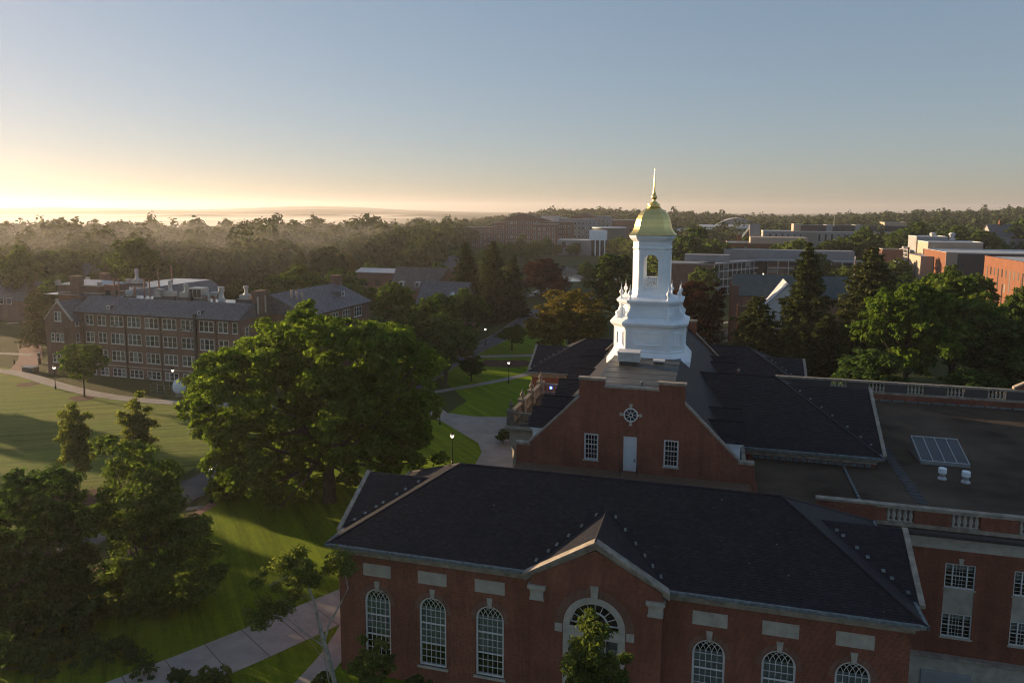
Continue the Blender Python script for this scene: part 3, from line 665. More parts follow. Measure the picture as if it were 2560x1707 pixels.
# dormers along the slopes
for sg in(-1,1):
    for vc in((24.2,28.8,36.7,43.1,51.0,55.6) if sg<0 else (24.2,28.8,51.8,55.6)):
        f=lambda a:NB+sg*a; hw=2.0; ez=12.93; rz_=14.4
        d=MB(); d.box(min(f(9.75),f(5.5)),max(f(9.75),f(5.5)),vc-hw,vc+hw,10.9,ez-.28); d.box(min(f(9.87),f(5.5)),max(f(9.87),f(5.5)),vc-hw-.1,vc+hw+.1,ez-.28,ez-.16); d.box(min(f(9.98),f(5.5)),max(f(9.98),f(5.5)),vc-hw-.2,vc+hw+.2,ez-.16,ez-.02)
        d.prism([(f(9.75),vc-hw,ez-.05),(f(9.75),vc+hw,ez-.05),(f(9.75),vc,rz_-.2)],(-sg*.3,0,0))
        dm=d.build('dormer','white_paint',hall)
        r_=MB(); h2=hw+.28; r_.add([(f(10.15),vc-h2,ez-.02),(f(10.15),vc+h2,ez-.02),(f(10.15),vc,rz_),(f(4.5),vc-h2,ez-.02),(f(4.5),vc+h2,ez-.02),(f(4.5),vc,rz_)],[(0,3,5,2),(1,2,5,4),(0,2,1),(3,4,5),(0,1,4,3)]); r_.build('dormer_roof','slate',dm)
        Ld=math.hypot(h2,rz_-ez)
        x0=min(f(10.15),f(6.6)); slates(dm,(x0,vc-h2,ez),(1,0,0),(0,h2,rz_-ez),[(0,0),(3.55,0),(3.55,Ld),(0,Ld)],.32,.22)
        c=MB(); capline(c,(f(10.15),vc,rz_+.03),(f(6.4),vc,rz_+.03),.07); c.build('ridge_cap','slate',dm)
# terrace outside the gable door
tr=MB(); tr.box(8.2,29.5,14.0,20.0,0,9.95); ter=tr.build('terrace','brick',hall)
pm=MB().box(0,.57,0,.36,0,.05).mesh('paver','moss_tile')
for i in range(35):
    for j in range(8):
        o=link('paver',pm,ter); o.location=(8.6+i*.6-(.3 if j%2 else 0),17.0+j*.38,9.95+random.uniform(0,.03)); o.rotation_euler=(random.uniform(-.01,.01),random.uniform(-.01,.01),random.uniform(-.02,.02))
rl=MB()
for x in(NB-.75,NB+.75):
    rl.tube([(x,20,11.0),(x,18.6,11.0),(x+(.5 if x>NB else -.5)*0,18.6,10)],.03,5); rl.tube([(x,19.6,11.0),(x,19.6,10)],.03,5)
rl.tube([(NB-.75,19.95,10.9),(NB-.75,19.95,10)],.03,5)
rl.build('handrail','metal_dark',hall)

# --- wing to the right, standing among the flat roofs
roofwing(24.5,41.6,30.6,49.2,10.1,15.5,14.8,left=False,rightinset=9.46,sw=.36,sh=.24)
cornice(29.7,41.6,30.6,49.2,10.1)
box('wall','brick',hall,29.2,41.6,30.6,49.2,0,9.4)
fs=MB()
for x in np.arange(30.2,41.4,.66): fs.box(x,x+.52,30.48,30.56,9.02,9.3)
fs.build('flashing','copper_flash',hall)

# --- portico with its balustrade
pt=MB(); pt.box(3.9,8.6,32.4,47.4,7.3,9.0); pt.box(3.7,8.6,32.2,47.6,9.0,9.35); pt.box(3.45,8.6,31.95,47.85,9.35,9.7); por=pt.build('portico','stone',hall)
dn=MB()
for v in np.arange(32.2,47.6,.42): dn.box(3.55,3.75,v,v+.2,9.12,9.33)
for x in np.arange(3.8,8.4,.42): dn.box(x,x+.2,32.02,32.22,9.12,9.33)
o=dn.build('dentils','stone_old',por); o['kind']='stuff'
box('deck','skin_roof_dark',por,3.7,8.6,32.2,47.6,9.7,9.74)
cm=MB().lathe([(.62,0),(.62,.25),(.5,.35),(.48,.6),(.46,3),(.40,6.6),(.5,6.75),(.58,6.9),(.58,7.3)],n=16).mesh('column','stone',True)
for v in(33,37.6,42.2,46.8): o=link('column',cm,por); o.location=(4.55,v,0)
balm=MB().lathe([(.11,0),(.11,.08),(.07,.12),(.13,.34),(.12,.42),(.065,.62),(.06,.78),(.11,.84),(.11,.92)],n=8).mesh('baluster','stone_dark',True)
bl=MB(); 
def railrun(mb,x0,x1,y0,y1,z):  mb.box(x0,x1,y0,y1,z,z+.28); mb.box(x0-.04,x1+.04,y0-.04,y1+.04,z+1.2,z+1.42)
railrun(bl,3.85,4.2,32.6,47.3,9.74); railrun(bl,4.2,8.6,32.35,32.7,9.74); railrun(bl,4.2,8.6,47.1,47.45,9.74)
bl.build('balustrade_rail','stone_dark',por)
for v in np.arange(33.4,46.6,.42):
    if min(abs(v-q) for q in(37.6,42.2))>.6: o=link('baluster',balm,por); o.location=(4.02,v,10.02)
for x in np.arange(4.9,8.3,.42):
    o=link('baluster',balm,por); o.location=(x,32.52,10.02); o=link('baluster',balm,por); o.location=(x,47.27,10.02)
pdm=MB().box(-.42,.42,-.42,.42,0,1.5).box(-.5,.5,-.5,.5,1.5,1.7).box(-.46,.46,-.46,.46,0,.3).mesh('pedestal','stone_dark')
urm=MB().lathe([(.2,0),(.2,.1),(.1,.2),(.28,.45),(.3,.6),(.16,.78),(.08,.9),(.1,1.0),(.02,1.3)],n=10).mesh('urn','stone_dark',True)
for v in(32.6,37.6,42.2,47.2): o=link('pedestal',pdm,por); o.location=(4.05,v,9.74); o2=link('urn',urm,por); o2.location=(4.05,v,11.42)

# --- tower
TU,TV=18.87,39.85
def octo(h,f,z):  # chamfered square: half width h, half width of the flat face f
    return [(TU-f,TV-h,z),(TU+f,TV-h,z),(TU+h,TV-f,z),(TU+h,TV+f,z),(TU+f,TV+h,z),(TU-f,TV+h,z),(TU-h,TV+f,z),(TU-h,TV-f,z)]
tw=MB(); tw.loft([octo(h,f,z) for h,f,z in((4.65,3.05,16.0),(4.65,3.05,17.3),(4.55,3.0,17.45),(4.1,2.68,18.05),(4.0,2.6,18.15),(4.0,2.6,18.35),(3.86,2.5,18.4),(3.86,2.5,20.75),(3.95,2.56,20.8),(3.98,2.58,20.98),(4.15,2.7,21.1),(4.3,2.8,21.28),(4.36,2.84,21.45),(4.36,2.84,21.52),(3.7,2.5,21.85))])
tw=tw.build('tower','white_paint',hall)
def onface(i,mb,h,f,z0,z1,inset,depth,bar,ww=None):
    """raised panel frame on face i of an octagon stage"""
    q=octo(h,f,0); a=Vector(q[i]); b_=Vector(q[(i+1)%8]); d=(b_-a); Ln=d.length; d.normalize(); n=Vector((d.y,-d.x,0))
    s0,s1=inset,Ln-inset
    def P(s,z,o): v=a+d*s+n*o; return Vector((v.x,v.y,z))
    mb.ring([P(s0,z0,-.02),P(s1,z0,-.02),P(s1,z1,-.02),P(s0,z1,-.02)],[P(s0+bar,z0+bar,-.02),P(s1-bar,z0+bar,-.02),P(s1-bar,z1-bar,-.02),P(s0+bar,z1-bar,-.02)],n*(depth+.02))
def pil(i,mb,h,f,z0,z1,w,depth,flutes=0):
    q=octo(h,f,0); a=Vector(q[i]); b_=Vector(q[(i+1)%8]); d=(b_-a); Ln=d.length; d.normalize(); n=Vector((d.y,-d.x,0))
    for s in(.08,Ln-.08-w):
        p=a+d*s; mb.prism([(p.x,p.y,z0),*[((p+d*w).x,(p+d*w).y,z0)],((p+d*w+n*depth).x,(p+d*w+n*depth).y,z0),((p+n*depth).x,(p+n*depth).y,z0)],(0,0,z1-z0))
        for k in range(flutes):
            r=p+d*(w*(k+.3)/flutes)+n*depth; e=d*(w*.4/flutes)
            mb.prism([(r.x,r.y,z0+.2),((r+e).x,(r+e).y,z0+.2),((r+e+n*.03).x,(r+e+n*.03).y,z0+.2),((r+n*.03).x,(r+n*.03).y,z0+.2)],(0,0,z1-z0-.4))
p_=MB()
for i in range(0,8): 
    big=(i%2==0)
    onface(i,p_,3.86,2.5,18.95,20.45,.95 if big else .38,.10,.12); onface(i,p_,3.86,2.5,18.75,20.62,.72 if big else .22,.05,.05)
    if big: pil(i,p_,3.86,2.5,18.4,20.78,.46,.09,4)
p_.build('panel_moulding','white_paint',tw)
md=MB(); md.loft([octo(h,f,z) for h,f,z in((3.42,2.2,21.6),(3.42,2.2,21.95),(3.2,2.1,22.0),(3.2,2.1,23.35),(3.3,2.16,23.4),(3.45,2.26,23.55),(3.68,2.42,23.75),(3.72,2.44,23.9),(3.72,2.44,23.97),(2.4,1.6,24.2))]); md.build('stage','white_paint',tw)
p_=MB()
for i in range(8):
    onface(i,p_,3.2,2.1,22.15,23.2,.8 if i%2==0 else .35,.08,.09)
    if i%2==0: pil(i,p_,3.2,2.1,22.0,23.38,.4,.10,3)
p_.build('panel_moulding','white_paint',tw)
# scrolled consoles on the corners
for i in range(8):
    q=octo(3.2,2.1,0)[i]; c=Vector((q[0]-TU,q[1]-TV,0)); n=c.normalized(); t_=Vector((-n.y,n.x,0))*.16
    prof=[(0,21.75),(.78,21.75),(.80,21.95),(.72,22.08),(.86,22.3),(.80,22.55),(.62,22.66),(.5,22.75),(.46,22.95),(.34,23.1),(.30,23.3),(.42,23.42),(.40,23.6),(0,23.6)]
    base=Vector((TU,TV,0))+c-n*.18
    MB().prism([base+n*r+Vector((0,0,z))-t_ for r,z in prof],t_*2).build('scroll','white_paint',tw)
lt=MB()   # lantern: plinth and belfry with four arched openings
lt.loft([octo(h,f,z) for h,f,z in((2.3,1.5,24.0),(2.3,1.5,24.35),(2.12,1.4,24.45),(2.12,1.4,25.05))])
hL,fL=2.05,1.36; ow=.80; os_=28.25; zb,zt=25.05,29.75
def facep(i):
    q=octo(hL,fL,0); a=Vector(q[i]); b_=Vector(q[(i+1)%8]); d=(b_-a); Ln=d.length; d.normalize(); return a,d,Ln,Vector((d.y,-d.x,0))
for i in range(8):
    a,d,Ln,n=facep(i)
    def P(s,z,o=0): v=a+d*s+n*o; return Vector((v.x,v.y,z))
    if i%2: lt.prism([P(0,zb),P(Ln,zb),P(Ln,zt),P(0,zt)],-n*.3); continue
    m0,m1=Ln/2-ow,Ln/2+ow
    lt.prism([P(0,zb),P(m0,zb),P(m0,zt),P(0,zt)],-n*.28); lt.prism([P(m1,zb),P(Ln,zb),P(Ln,zt),P(m1,zt)],-n*.28)
    arc=[P(Ln/2+ow*math.cos(math.pi-math.pi*k/14),os_+ow*math.sin(math.pi*k/14)) for k in range(15)]
    lt.prism(arc+[P(m1,zt),P(m0,zt)],-n*.28)
    o_=[P(Ln/2+(ow+.14)*math.cos(math.pi-math.pi*k/14),os_+(ow+.14)*math.sin(math.pi*k/14)) for k in range(15)]
    lt.ring([P(m0-.14,zb)]+o_+[P(m1+.14,zb)],[P(m0,zb)]+arc+[P(m1,zb)],n*.05)
    for s in(.1,Ln-.42): lt.prism([P(s,zb),P(s+.32,zb),P(s+.32,zt-.5),P(s,zt-.5)],n*.06); lt.prism([P(s-.05,zt-.5),P(s+.37,zt-.5),P(s+.37,zt-.32),P(s-.05,zt-.32)],n*.1)
lt.loft([octo(h,f,z) for h,f,z in((2.06,1.37,29.6),(2.14,1.42,29.7),(2.14,1.42,29.85),(2.08,1.38,29.9),(2.08,1.38,30.5),(2.2,1.46,30.6),(2.36,1.56,30.78),(2.48,1.64,30.95),(2.52,1.66,31.12),(2.52,1.66,31.2))])
lt.loft([octo(h,f,z) for h,f,z in((1.9,1.2,24.9),(1.9,1.2,25.1))])
lan=lt.build('lantern','white_paint',tw)
sw_=MB()
for i in(0,2,4,6):    # swag on the frieze
    a,d,Ln,n=facep(i); a=a+n*.05
    pts=[]
    for k in range(11): s=Ln/2-.62+1.24*k/10; v=a+d*s; pts.append((v.x,v.y,30.42-.26*math.sin(math.pi*k/10)))
    sw_.tube(pts,[.03+.03*math.sin(math.pi*k/10) for k in range(11)],5)
sw_.build('swag','white_paint',tw)
wb=MB().lathe([(.06,0),(.06,.08),(.04,.1),(.07,.3),(.035,.6),(.03,.72),(.06,.76),(.06,.84)],n=6).mesh('baluster','white_paint',True)
rlw=MB()
for i in(0,2,4,6):
    a,d,Ln,n=facep(i); a=a-n*.2
    def P(s,z,o=0): v=a+d*s+n*o; return Vector((v.x,v.y,z))
    m0,m1=Ln/2-ow,Ln/2+ow
    rlw.prism([P(m0,25.15),P(m1,25.15),P(m1,25.3),P(m0,25.3)],-n*.16); rlw.prism([P(m0,26.14),P(m1,26.14),P(m1,26.3),P(m0,26.3)],-n*.2)
    for k in range(7): o=link('baluster',wb,tw); o.location=P(m0+(k+.5)*(2*ow)/7,25.3,-.08)
rlw.build('balustrade_rail','white_paint',tw)
urw=MB().lathe([(.2,0),(.2,.22),(.13,.26),(.09,.42),(.10,.5),(.25,.72),(.27,.88),(.2,1.05),(.09,1.16),(.07,1.24),(.1,1.28),(.03,1.5),(.012,1.95)],n=12).mesh('urn','white_paint',True)
for i in range(8): q=octo(3.22,2.12,24.0)[i]; o=link('urn',urw,tw); o.location=q; o.scale=(.85,.85,.92)
# bell-shaped dome and spire
prof=[(2.58,31.2),(2.62,31.26),(2.5,31.36),(2.3,31.56),(2.12,31.85),(2.0,32.2),(1.92,32.6),(1.8,33.05),(1.62,33.45),(1.36,33.82),(1.02,34.1),(.72,34.27),(.62,34.3)]
dm=MB(); dm.loft([octo(h,h*.655,z) for h,z in prof]); dome=dm.build('dome','gold',tw)
sp=MB(); sp.loft([octo(h,h*.6,z) for h,z in((.72,34.28),(.74,34.4),(.6,34.46),(.6,34.58),(.68,34.62),(.66,34.72),(.44,34.8),(.34,35.0))]); sp.lathe([(.3,34.95),(.22,35.05),(.2,35.2),(.26,35.26),(.33,35.45),(.33,35.6),(.2,35.78),(.16,35.84),(.22,35.9),(.22,35.97),(.14,36.03),(.11,36.4),(.075,37.4),(.035,38.4),(.02,38.72),(.001,38.75)],c=(TU,TV,0),n=14); sp.build('spire','gold',tw,smooth=False)
# things standing on the nave roof
vt=empty('roof_ventilator',W(17.35,31.6,17.7),RZ,'white louvred ventilator box on the flat roof before the tower','ventilator')
box('base','metal_dark',vt,-.95,.95,-.75,.75,0,.45); box('core','metal_dark',vt,-.95,.95,-.75,.75,.45,1.35)
for k in range(7): m_=MB(); z=.46+k*.13; m_.prism([(-1.15,-.95,z),(1.15,-.95,z),(1.05,-.78,z+.12),(-1.05,-.78,z+.12)],(0,.02,.02)); m_.box(-1.15,1.15,-.95,.95,z,z+.03); m_.build('louver','white_trim',vt)
box('lid','white_trim',vt,-1.18,1.18,-.98,.98,1.36,1.46)
v2=empty('roof_hatch',W(20.4,32.9,17.7),RZ,'low white ribbed hatch beside the louvred ventilator on the flat roof','roof hatch')
box('curb','metal_dark',v2,-.5,.5,-.4,.4,0,.25); box('lid','white_trim',v2,-.62,.62,-.5,.5,.25,.4)
tag(MB().box(-.05,.05,-.05,.05,0,.5).lathe([(.12,.45),(.16,.6),(.05,.7)],n=8).build('roof_vent_pipe','copper_flash',None,loc=W(19.7,21.1,17.7)),'small copper vent pipe behind the gable parapet','vent pipe')
fl=empty('blue_floodlight',W(5.6,46.6,9.74),RZ,'small floodlight glowing blue on the portico deck','floodlight')
box('stand','metal_dark',fl,-.05,.05,-.05,.05,0,.9); MB().lathe([(.06,.85),(.17,.95),(.17,1.1),(.06,1.2)],n=10).build('lens','blue_glow',fl)

# ------------------------------------------------------------------ flat-roofed annex on the right
ann=empty('brick_annex',O,RZ,'long flat roofed brick annex with stone balustrades right of the hall','building')
a0,a1,b0,b1,rz_=29.75,84.0,16.0,59.4,9.0
wl=MB(); WA=[45.15,49.9,54.6,59.3]; rows=((2.5-1.95,2.5),(4.62,6.62)); wh=1.07
xs=[39.2]+[q for c in WA for q in(c-wh,c+wh)]+[a1]
for i in range(0,len(xs),2): wl.box(xs[i],xs[i+1],b0,b0+.4,-.95,7.75)
for c in WA: wl.box(c-wh,c+wh,b0,b0+.4,-.95,.48); wl.box(c-wh,c+wh,b0,b0+.4,2.52,4.55) if False else None; wl.box(c-wh,c+wh,b0,b0+.4,6.64,7.75)
wl.box(a0,39.2,b0,b0+.4,0,7.75); wl.box(a1-.4,a1,b0+.4,b1,-5,9.2); wl.box(a0,a0+.4,b0+.4,30,0,9.2); wl.box(a0,a1-.4,b1-.4,b1,-5,9.2)
wl.build('wall','brick',ann)
box('lower_wall','stone',ann,39.4,a1,b0-.25,b0+.4,-5.6,-1.15); box('ledge','stone_old',ann,39.2,a1,b0-.5,b0+.3,-1.15,-.95)
box('interior','interior',ann,40,a1-1,b0+1.2,b0+1.4,-.9,7.7)
lv=MB(); lv.box(42.8,46.4,b0-.3,b0-.26,-4.2,-2.3); lo_=lv.build('louver_frame','grey_panel',ann)
for k in range(14): MB().prism([(42.85,b0-.38,-4.15+k*.13),(46.35,b0-.38,-4.15+k*.13),(46.35,b0-.3,-4.05+k*.13),(42.85,b0-.3,-4.05+k*.13)],(0,.01,.02)).build('louver','grey_panel',lo_)
fz=MB(); fz.box(38.9,a1,b0-.06,b0+.4,7.75,8.2); fz.box(38.9,a1,b0-.14,b0+.4,8.2,8.55); fz.box(38.9,a1,b0-.3,b0+.4,8.55,8.85); fz.build('frieze','stone',ann)
gt=MB(); gt.box(38.7,a1,b0-.55,b0+.1,8.85,9.05); gt.build('gutter','metal_dark',ann)
for c in WA:
    for (z0,z1) in rows:
        m_=MB(); m_.ring(flat(b0+.08,[(c-wh,z0),(c-wh,z1),(c+wh,z1),(c+wh,z0)]),flat(b0+.08,[(c-wh+.09,z0+.09),(c-wh+.09,z1-.09),(c+wh-.09,z1-.09),(c+wh-.09,z0+.09)]),(0,.16,0))
        zc=(z0+z1)/2
        for x in(c-.55,c+.47): m_.box(x,x+.09,b0+.08,b0+.22,z0,z1)
        m_.box(c-wh,c+wh,b0+.1,b0+.2,zc-.03,zc+.03)
        for x in(c-.25,c,c+.2): m_.box(x-.012,x+.012,b0+.13,b0+.17,z0,z1)
        for j in range(1,6): m_.box(c-wh,c+wh,b0+.13,b0+.17,z0+(z1-z0)*j/6-.012,z0+(z1-z0)*j/6+.012)
        wn=m_.build('window','white_trim',ann)
        for xa,xb in((c-wh+.09,c-.55),(c-.46,c+.47),(c+.56,c+wh-.09)):
            for za,zb_ in((z0+.09,zc-.03),(zc+.03,z1-.09)): o=link('pane',quadmesh(xb-xa,zb_-za),wn); o.location=(xa,b0+.15,za)
        box('blind','blind',wn,c-wh+.1,c+wh-.1,b0+.34,b0+.36,zc+random.choice((.1,.4,.0)),z1)
        box('sill','stone',wn,c-wh-.1,c+wh+.1,b0-.08,b0+.1,z0-.12,z0)
    box('stone_panel','stone',ann,c-wh,c+wh,b0+.05,b0+.4,2.5,4.5); MB().prism([(c-.12,b0-.08,6.66),(c+.12,b0-.08,6.66),(c+.18,b0-.08,7.1),(c-.18,b0-.08,7.1)],(0,.2,0)).build('keystone','stone',ann)
box('flat_roof','skin_roof_dark',ann,a0,a1,b0+.3,b1-.3,8.7,rz_)
# balustrades, front and back
bam=MB().lathe([(.13,0),(.13,.1),(.08,.16),(.16,.42),(.15,.52),(.08,.78),(.075,.92),(.13,1.0),(.13,1.08)],n=8).mesh('baluster','stone',True)
def balustrade(y0,y1,x0,first,pitch,gap,n,z,mat):
    m_=MB(); m_.box(x0,a1,y0-.05,y1+.05,z,z+.3); m_.build('rail_base','stone_old',ann); m_=MB(); m_.box(x0,a1,y0-.08,y1+.08,z+1.4,z+1.66); m_.build('rail_cap','stone_old',ann)
    x=x0
    for k in range(n):
        s=first+k*pitch
        if s>a1: break
        MB().box(x,s,y0,y1,z+.3,z+1.4).build('parapet_panel',mat,ann); x=s+gap
        for q in range(5): o=link('baluster',bam,ann); o.location=(s+gap*(q+.5)/5,(y0+y1)/2,z+.31)
    MB().box(x,a1,y0,y1,z+.3,z+1.4).build('parapet_panel',mat,ann)
balustrade(b0,b0+.4,38.9,39.6,4.62,2.05,10,9.25,'brick')
m_=MB(); m_.box(34.5,38.9,b0,b0+.45,9.0,10.75); m_.build('parapet','brick',ann); box('rail_cap','stone_old',ann,34.4,38.9,b0-.08,b0+.53,10.75,10.92)
balustrade(b1-.4,b1,34.5,41.4,4.68,2.2,10,9.9,'dark_panel')
box('parapet','brick',ann,34.5,a1,b1-.45,b1+.02,8.9,9.9)
fs=MB()
for x in np.arange(43,84,1.55): fs.box(x,x+1.3,b1-.62,b1-.5,9.0,9.22)
o=fs.build('flashing','copper_flash',ann)
bk=empty('brick_gable_block',W(63.2,59.2),RZ,'low brick block with a stone coped gable beyond the annex balustrade','building')
MB().prism([(0,0,0),(9,0,0),(9,0,12.6),(4.5,0,14.2),(0,0,11.6)],(0,.5,0)).build('wall','brick',bk); MB().prism([(-.1,-.1,11.6),(4.5,-.1,14.2),(4.5,-.1,14.45),(-.1,-.1,11.85)],(0,.7,0)).build('coping','stone_old',bk)
# roof furniture of the annex
pvm=MB().box(-.48,.48,-.40,.40,0,.04).mesh('paver','paver_dark')
for k,v in enumerate(np.arange(22.5,42.5,.92)): o=link('paver',pvm,ann); o.location=(43.75+random.uniform(-.05,.05),v,rz_+.002); o.rotation_euler[2]=random.uniform(-.08,.08)
for k in range(8): o=link('paver',pvm,ann); o.location=(39.4+k*.95,20.6+random.uniform(-.06,.06),rz_+.004); o.rotation_euler[2]=1.5
jt=MB().box(38.55,38.75,20.4,30.3,rz_,rz_+.1); jt.build('roof_joint','metal_dark',ann)
jm=MB().box(-.1,.1,0,.5,0,.03).mesh('flashing','copper_flash')
for v in np.arange(20.5,30,.72): o=link('flashing',jm,ann); o.location=(38.7,v,rz_+.1)
sk=empty('rooflight',W(46.3,33.2,rz_),RZ,'grey framed lean-to rooflight of four panes on the annex roof','rooflight')
m_=MB(); m_.prism([(0,0,0),(0,4.4,0),(0,4.4,1.5),(0,0,.25)],(4.4,0,0)); m_.build('curb','galv',sk)
for k in range(4): q=MB(); x=.12+k*1.07; q.add([(x,.1,.30),(x+.95,.1,.30),(x+.95,4.3,1.52),(x,4.3,1.52)],[(0,1,2,3)]); q.build('pane','glass_roof',sk)
fr=MB()
for k in range(5): x=.02+k*1.07; fr.prism([(x,.0,.27),(x+.09,.0,.27),(x+.09,4.4,1.53),(x,4.4,1.53)],(0,0,.08))
fr.prism([(0,0,.27),(4.4,0,.27),(4.4,.12,.3),(0,.12,.3)],(0,0,.09)); fr.prism([(0,4.28,1.5),(4.4,4.28,1.5),(4.4,4.4,1.53),(0,4.4,1.53)],(0,0,.09)); fr.build('frame','galv',sk)
fnm={'cap':MB().lathe([(.34,.62),(.36,.66),(.36,1.05),(.33,1.12)],n=16).mesh('cap','white_paint'),'base':MB().lathe([(.42,0),(.42,.1),(.26,.3),(.24,.62)],n=8).mesh('base','galv')}
for (u_,v_,lb) in((47.1,29.0,'white capped roof fan nearer the annex rooflight'),(48.95,28.6,'white capped roof fan, the one further from the hall'),(55.6,31.2,'white roof fan cut by the right edge of the picture')):
    e=empty('roof_fan',W(u_,v_,rz_),RZ,lb,'roof fan','fans on the annex roof')
    for k_,mm in fnm.items(): link(k_,mm,e)

# ------------------------------------------------------------------ long brick laboratory on the left
RL=-R(17.0); LO=Vector((-82.45,146.29,0))
LU=Vector((math.cos(RL),math.sin(RL),0)); LV=Vector((-math.sin(RL),math.cos(RL),0))
def WL(u,v,z=0): return LO+LU*u+LV*v+Vector((0,0,z))
lab=empty('laboratory_building',LO,RL,'long four storey brick building with rows of white windows beyond the meadow','building')
LE=13.1; LT=15.7
wl=MB(); wl.box(-7.2,32.3,0,11.5,-.5,LE); wl.prism([(32.3,-.0,LE),(32.3,3.9,LT),(32.3,7.8,LT),(32.3,11.5,LE)],(-.4,0,0)); wl.build('wall','brick_lab',lab)
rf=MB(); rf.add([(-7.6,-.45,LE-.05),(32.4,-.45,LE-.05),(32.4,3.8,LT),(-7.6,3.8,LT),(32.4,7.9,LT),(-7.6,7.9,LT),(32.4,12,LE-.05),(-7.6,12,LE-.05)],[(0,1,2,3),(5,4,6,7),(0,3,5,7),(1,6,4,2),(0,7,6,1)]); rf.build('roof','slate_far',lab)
tag(None or MB().box(-20,32.3,3.82,7.88,LT,LT+.06).build('flat_roof','roof_grey',lab))
MATS['roof_grey'].node_tree.nodes['Principled BSDF'].inputs['Roughness'].default_value=.22
ev=MB(); ev.box(-7.3,32.4,-.5,-.02,LE-.28,LE-.06); ev.build('eaves','bark',lab)
sb=MB(); sb.box(-7.2,32.35,-.06,.1,2.3,2.5); sb.build('string_course','stone',lab)
# rear wings
rw=MB(); rw.box(-19,-4.6,11.5,42,-.5,LE); rw.box(24.5,41.5,9,34,-.5,LE); rw.build('rear_wall','brick_lab',lab)
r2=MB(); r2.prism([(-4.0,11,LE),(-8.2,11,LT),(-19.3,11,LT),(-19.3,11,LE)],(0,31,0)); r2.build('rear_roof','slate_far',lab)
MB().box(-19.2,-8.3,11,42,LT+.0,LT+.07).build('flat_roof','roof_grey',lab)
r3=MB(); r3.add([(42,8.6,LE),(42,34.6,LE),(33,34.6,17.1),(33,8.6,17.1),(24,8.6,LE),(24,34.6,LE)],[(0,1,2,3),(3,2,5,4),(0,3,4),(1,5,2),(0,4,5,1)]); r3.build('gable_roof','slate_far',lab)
ev=MB(); ev.box(41.5,42.05,8.6,34.6,LE-.3,LE-.03); ev.build('eaves','bark',lab)
# end chimney stack and gable chimneys
ch=MB(); ch.box(31.6,32.7,5.05,7.9,13.5,17.1); ch.box(31.5,32.8,4.95,8.3,17.1,18.05); ch.build('chimney','brick_lab',lab); 
q=MB(); q.box(32.7,32.76,5.0,5.5,13.6,17.0); q.box(32.7,32.76,7.4,7.9,13.6,17.0); q.build('quoins','stone',lab)
c2=MB(); c2.box(32.2,34.2,33,34.8,16.2,18.6); c2.box(32.1,34.3,32.9,34.9,18.6,18.85); c2.build('chimney','brick_lab',lab)
# penthouse with white membrane roof on the far end
pe=MB(); pe.box(-18.6,-7.0,6.2,14,LT-2,17.5); pe.build('penthouse','brick_lab',lab)
pe=MB(); pe.box(-18.75,-6.85,6.05,14.15,17.5,17.72); pe.box(-18.7,-6.9,6.1,14.1,15.95,16.15); pe.build('string_course','stone',lab)
MB().add([(-18.4,6.4,17.74),(-7.2,6.4,17.74),(-7.2,13.8,17.74),(-18.4,13.8,17.74),(-15,10,18.5),(-10.5,10,18.5)],[(0,1,5,4),(1,2,5),(2,3,4,5),(3,0,4)]).build('membrane_roof','roof_white',lab)
for x,y in((-18.5,6.3),(-7.1,6.3),(-18.5,13.9),(-7.1,13.9)): MB().box(x-.35,x+.35,y-.35,y+.35,17.5,18.35).box(x-.42,x+.42,y-.42,y+.42,18.35,18.5).build('parapet_block','stone',lab)
for y in(5.3,12.6): c=MB(); c.box(-14.1,-11.7,y,y+1.3,13.6,19.4); c.box(-14.2,-11.6,y-.1,y+1.4,19.4,19.62); c.build('chimney','brick_lab',lab)
# gabled front wing at the far left end
gw=MB(); gw.prism([(-13.2,-2,-.5),(-6.2,-2,-.5),(-6.2,-2,11.4),(-9.7,-2,15.0),(-13.2,-2,11.4)],(0,8.2,0)); gw.build('gable_wing','brick_lab',lab)
gr=MB(); gr.add([(-13.6,-1.7,11.1),(-9.7,-1.7,15.25),(-5.7,-1.7,11.1),(-13.6,6,11.1),(-9.7,6,15.25),(-5.7,6,11.1)],[(0,3,4,1),(1,4,5,2),(0,1,2),(3,5,4)]); gr.build('gable_wing_roof','slate_far',lab)
cp=MB()
for s in(-1,1): cp.prism([(-9.7+s*3.6,-2.12,11.3),(-9.7,-2.12,15.05),(-9.7,-2.12,15.3),(-9.7+s*3.6,-2.12,11.6)],(0,.45,0))
cp.build('coping','stone',lab)
MB().box(-9.9,-9.5,-2.1,-1.7,14.8,15.75).build('finial','stone',lab)
labbay=[]
bw=MB(); bw.box(-11.3,-7.6,-2.5,-2,2.6,9.6); 
for x in(-11.3,-10.1,-8.9,-7.8): bw.box(x,x+.22,-2.62,-2.4,2.6,9.6)
bw.box(-11.4,-7.5,-2.66,-2,9.4,9.8); bw.box(-11.4,-7.5,-2.66,-2,6.9,7.0); bw.box(-11.4,-7.5,-2.66,-2,4.7,5.0); bw.build('bay_window','brick_lab',lab)
for x in(-11.05,-9.85,-8.65):
    for z in(2.8,7.1): labbay.append((x,z))
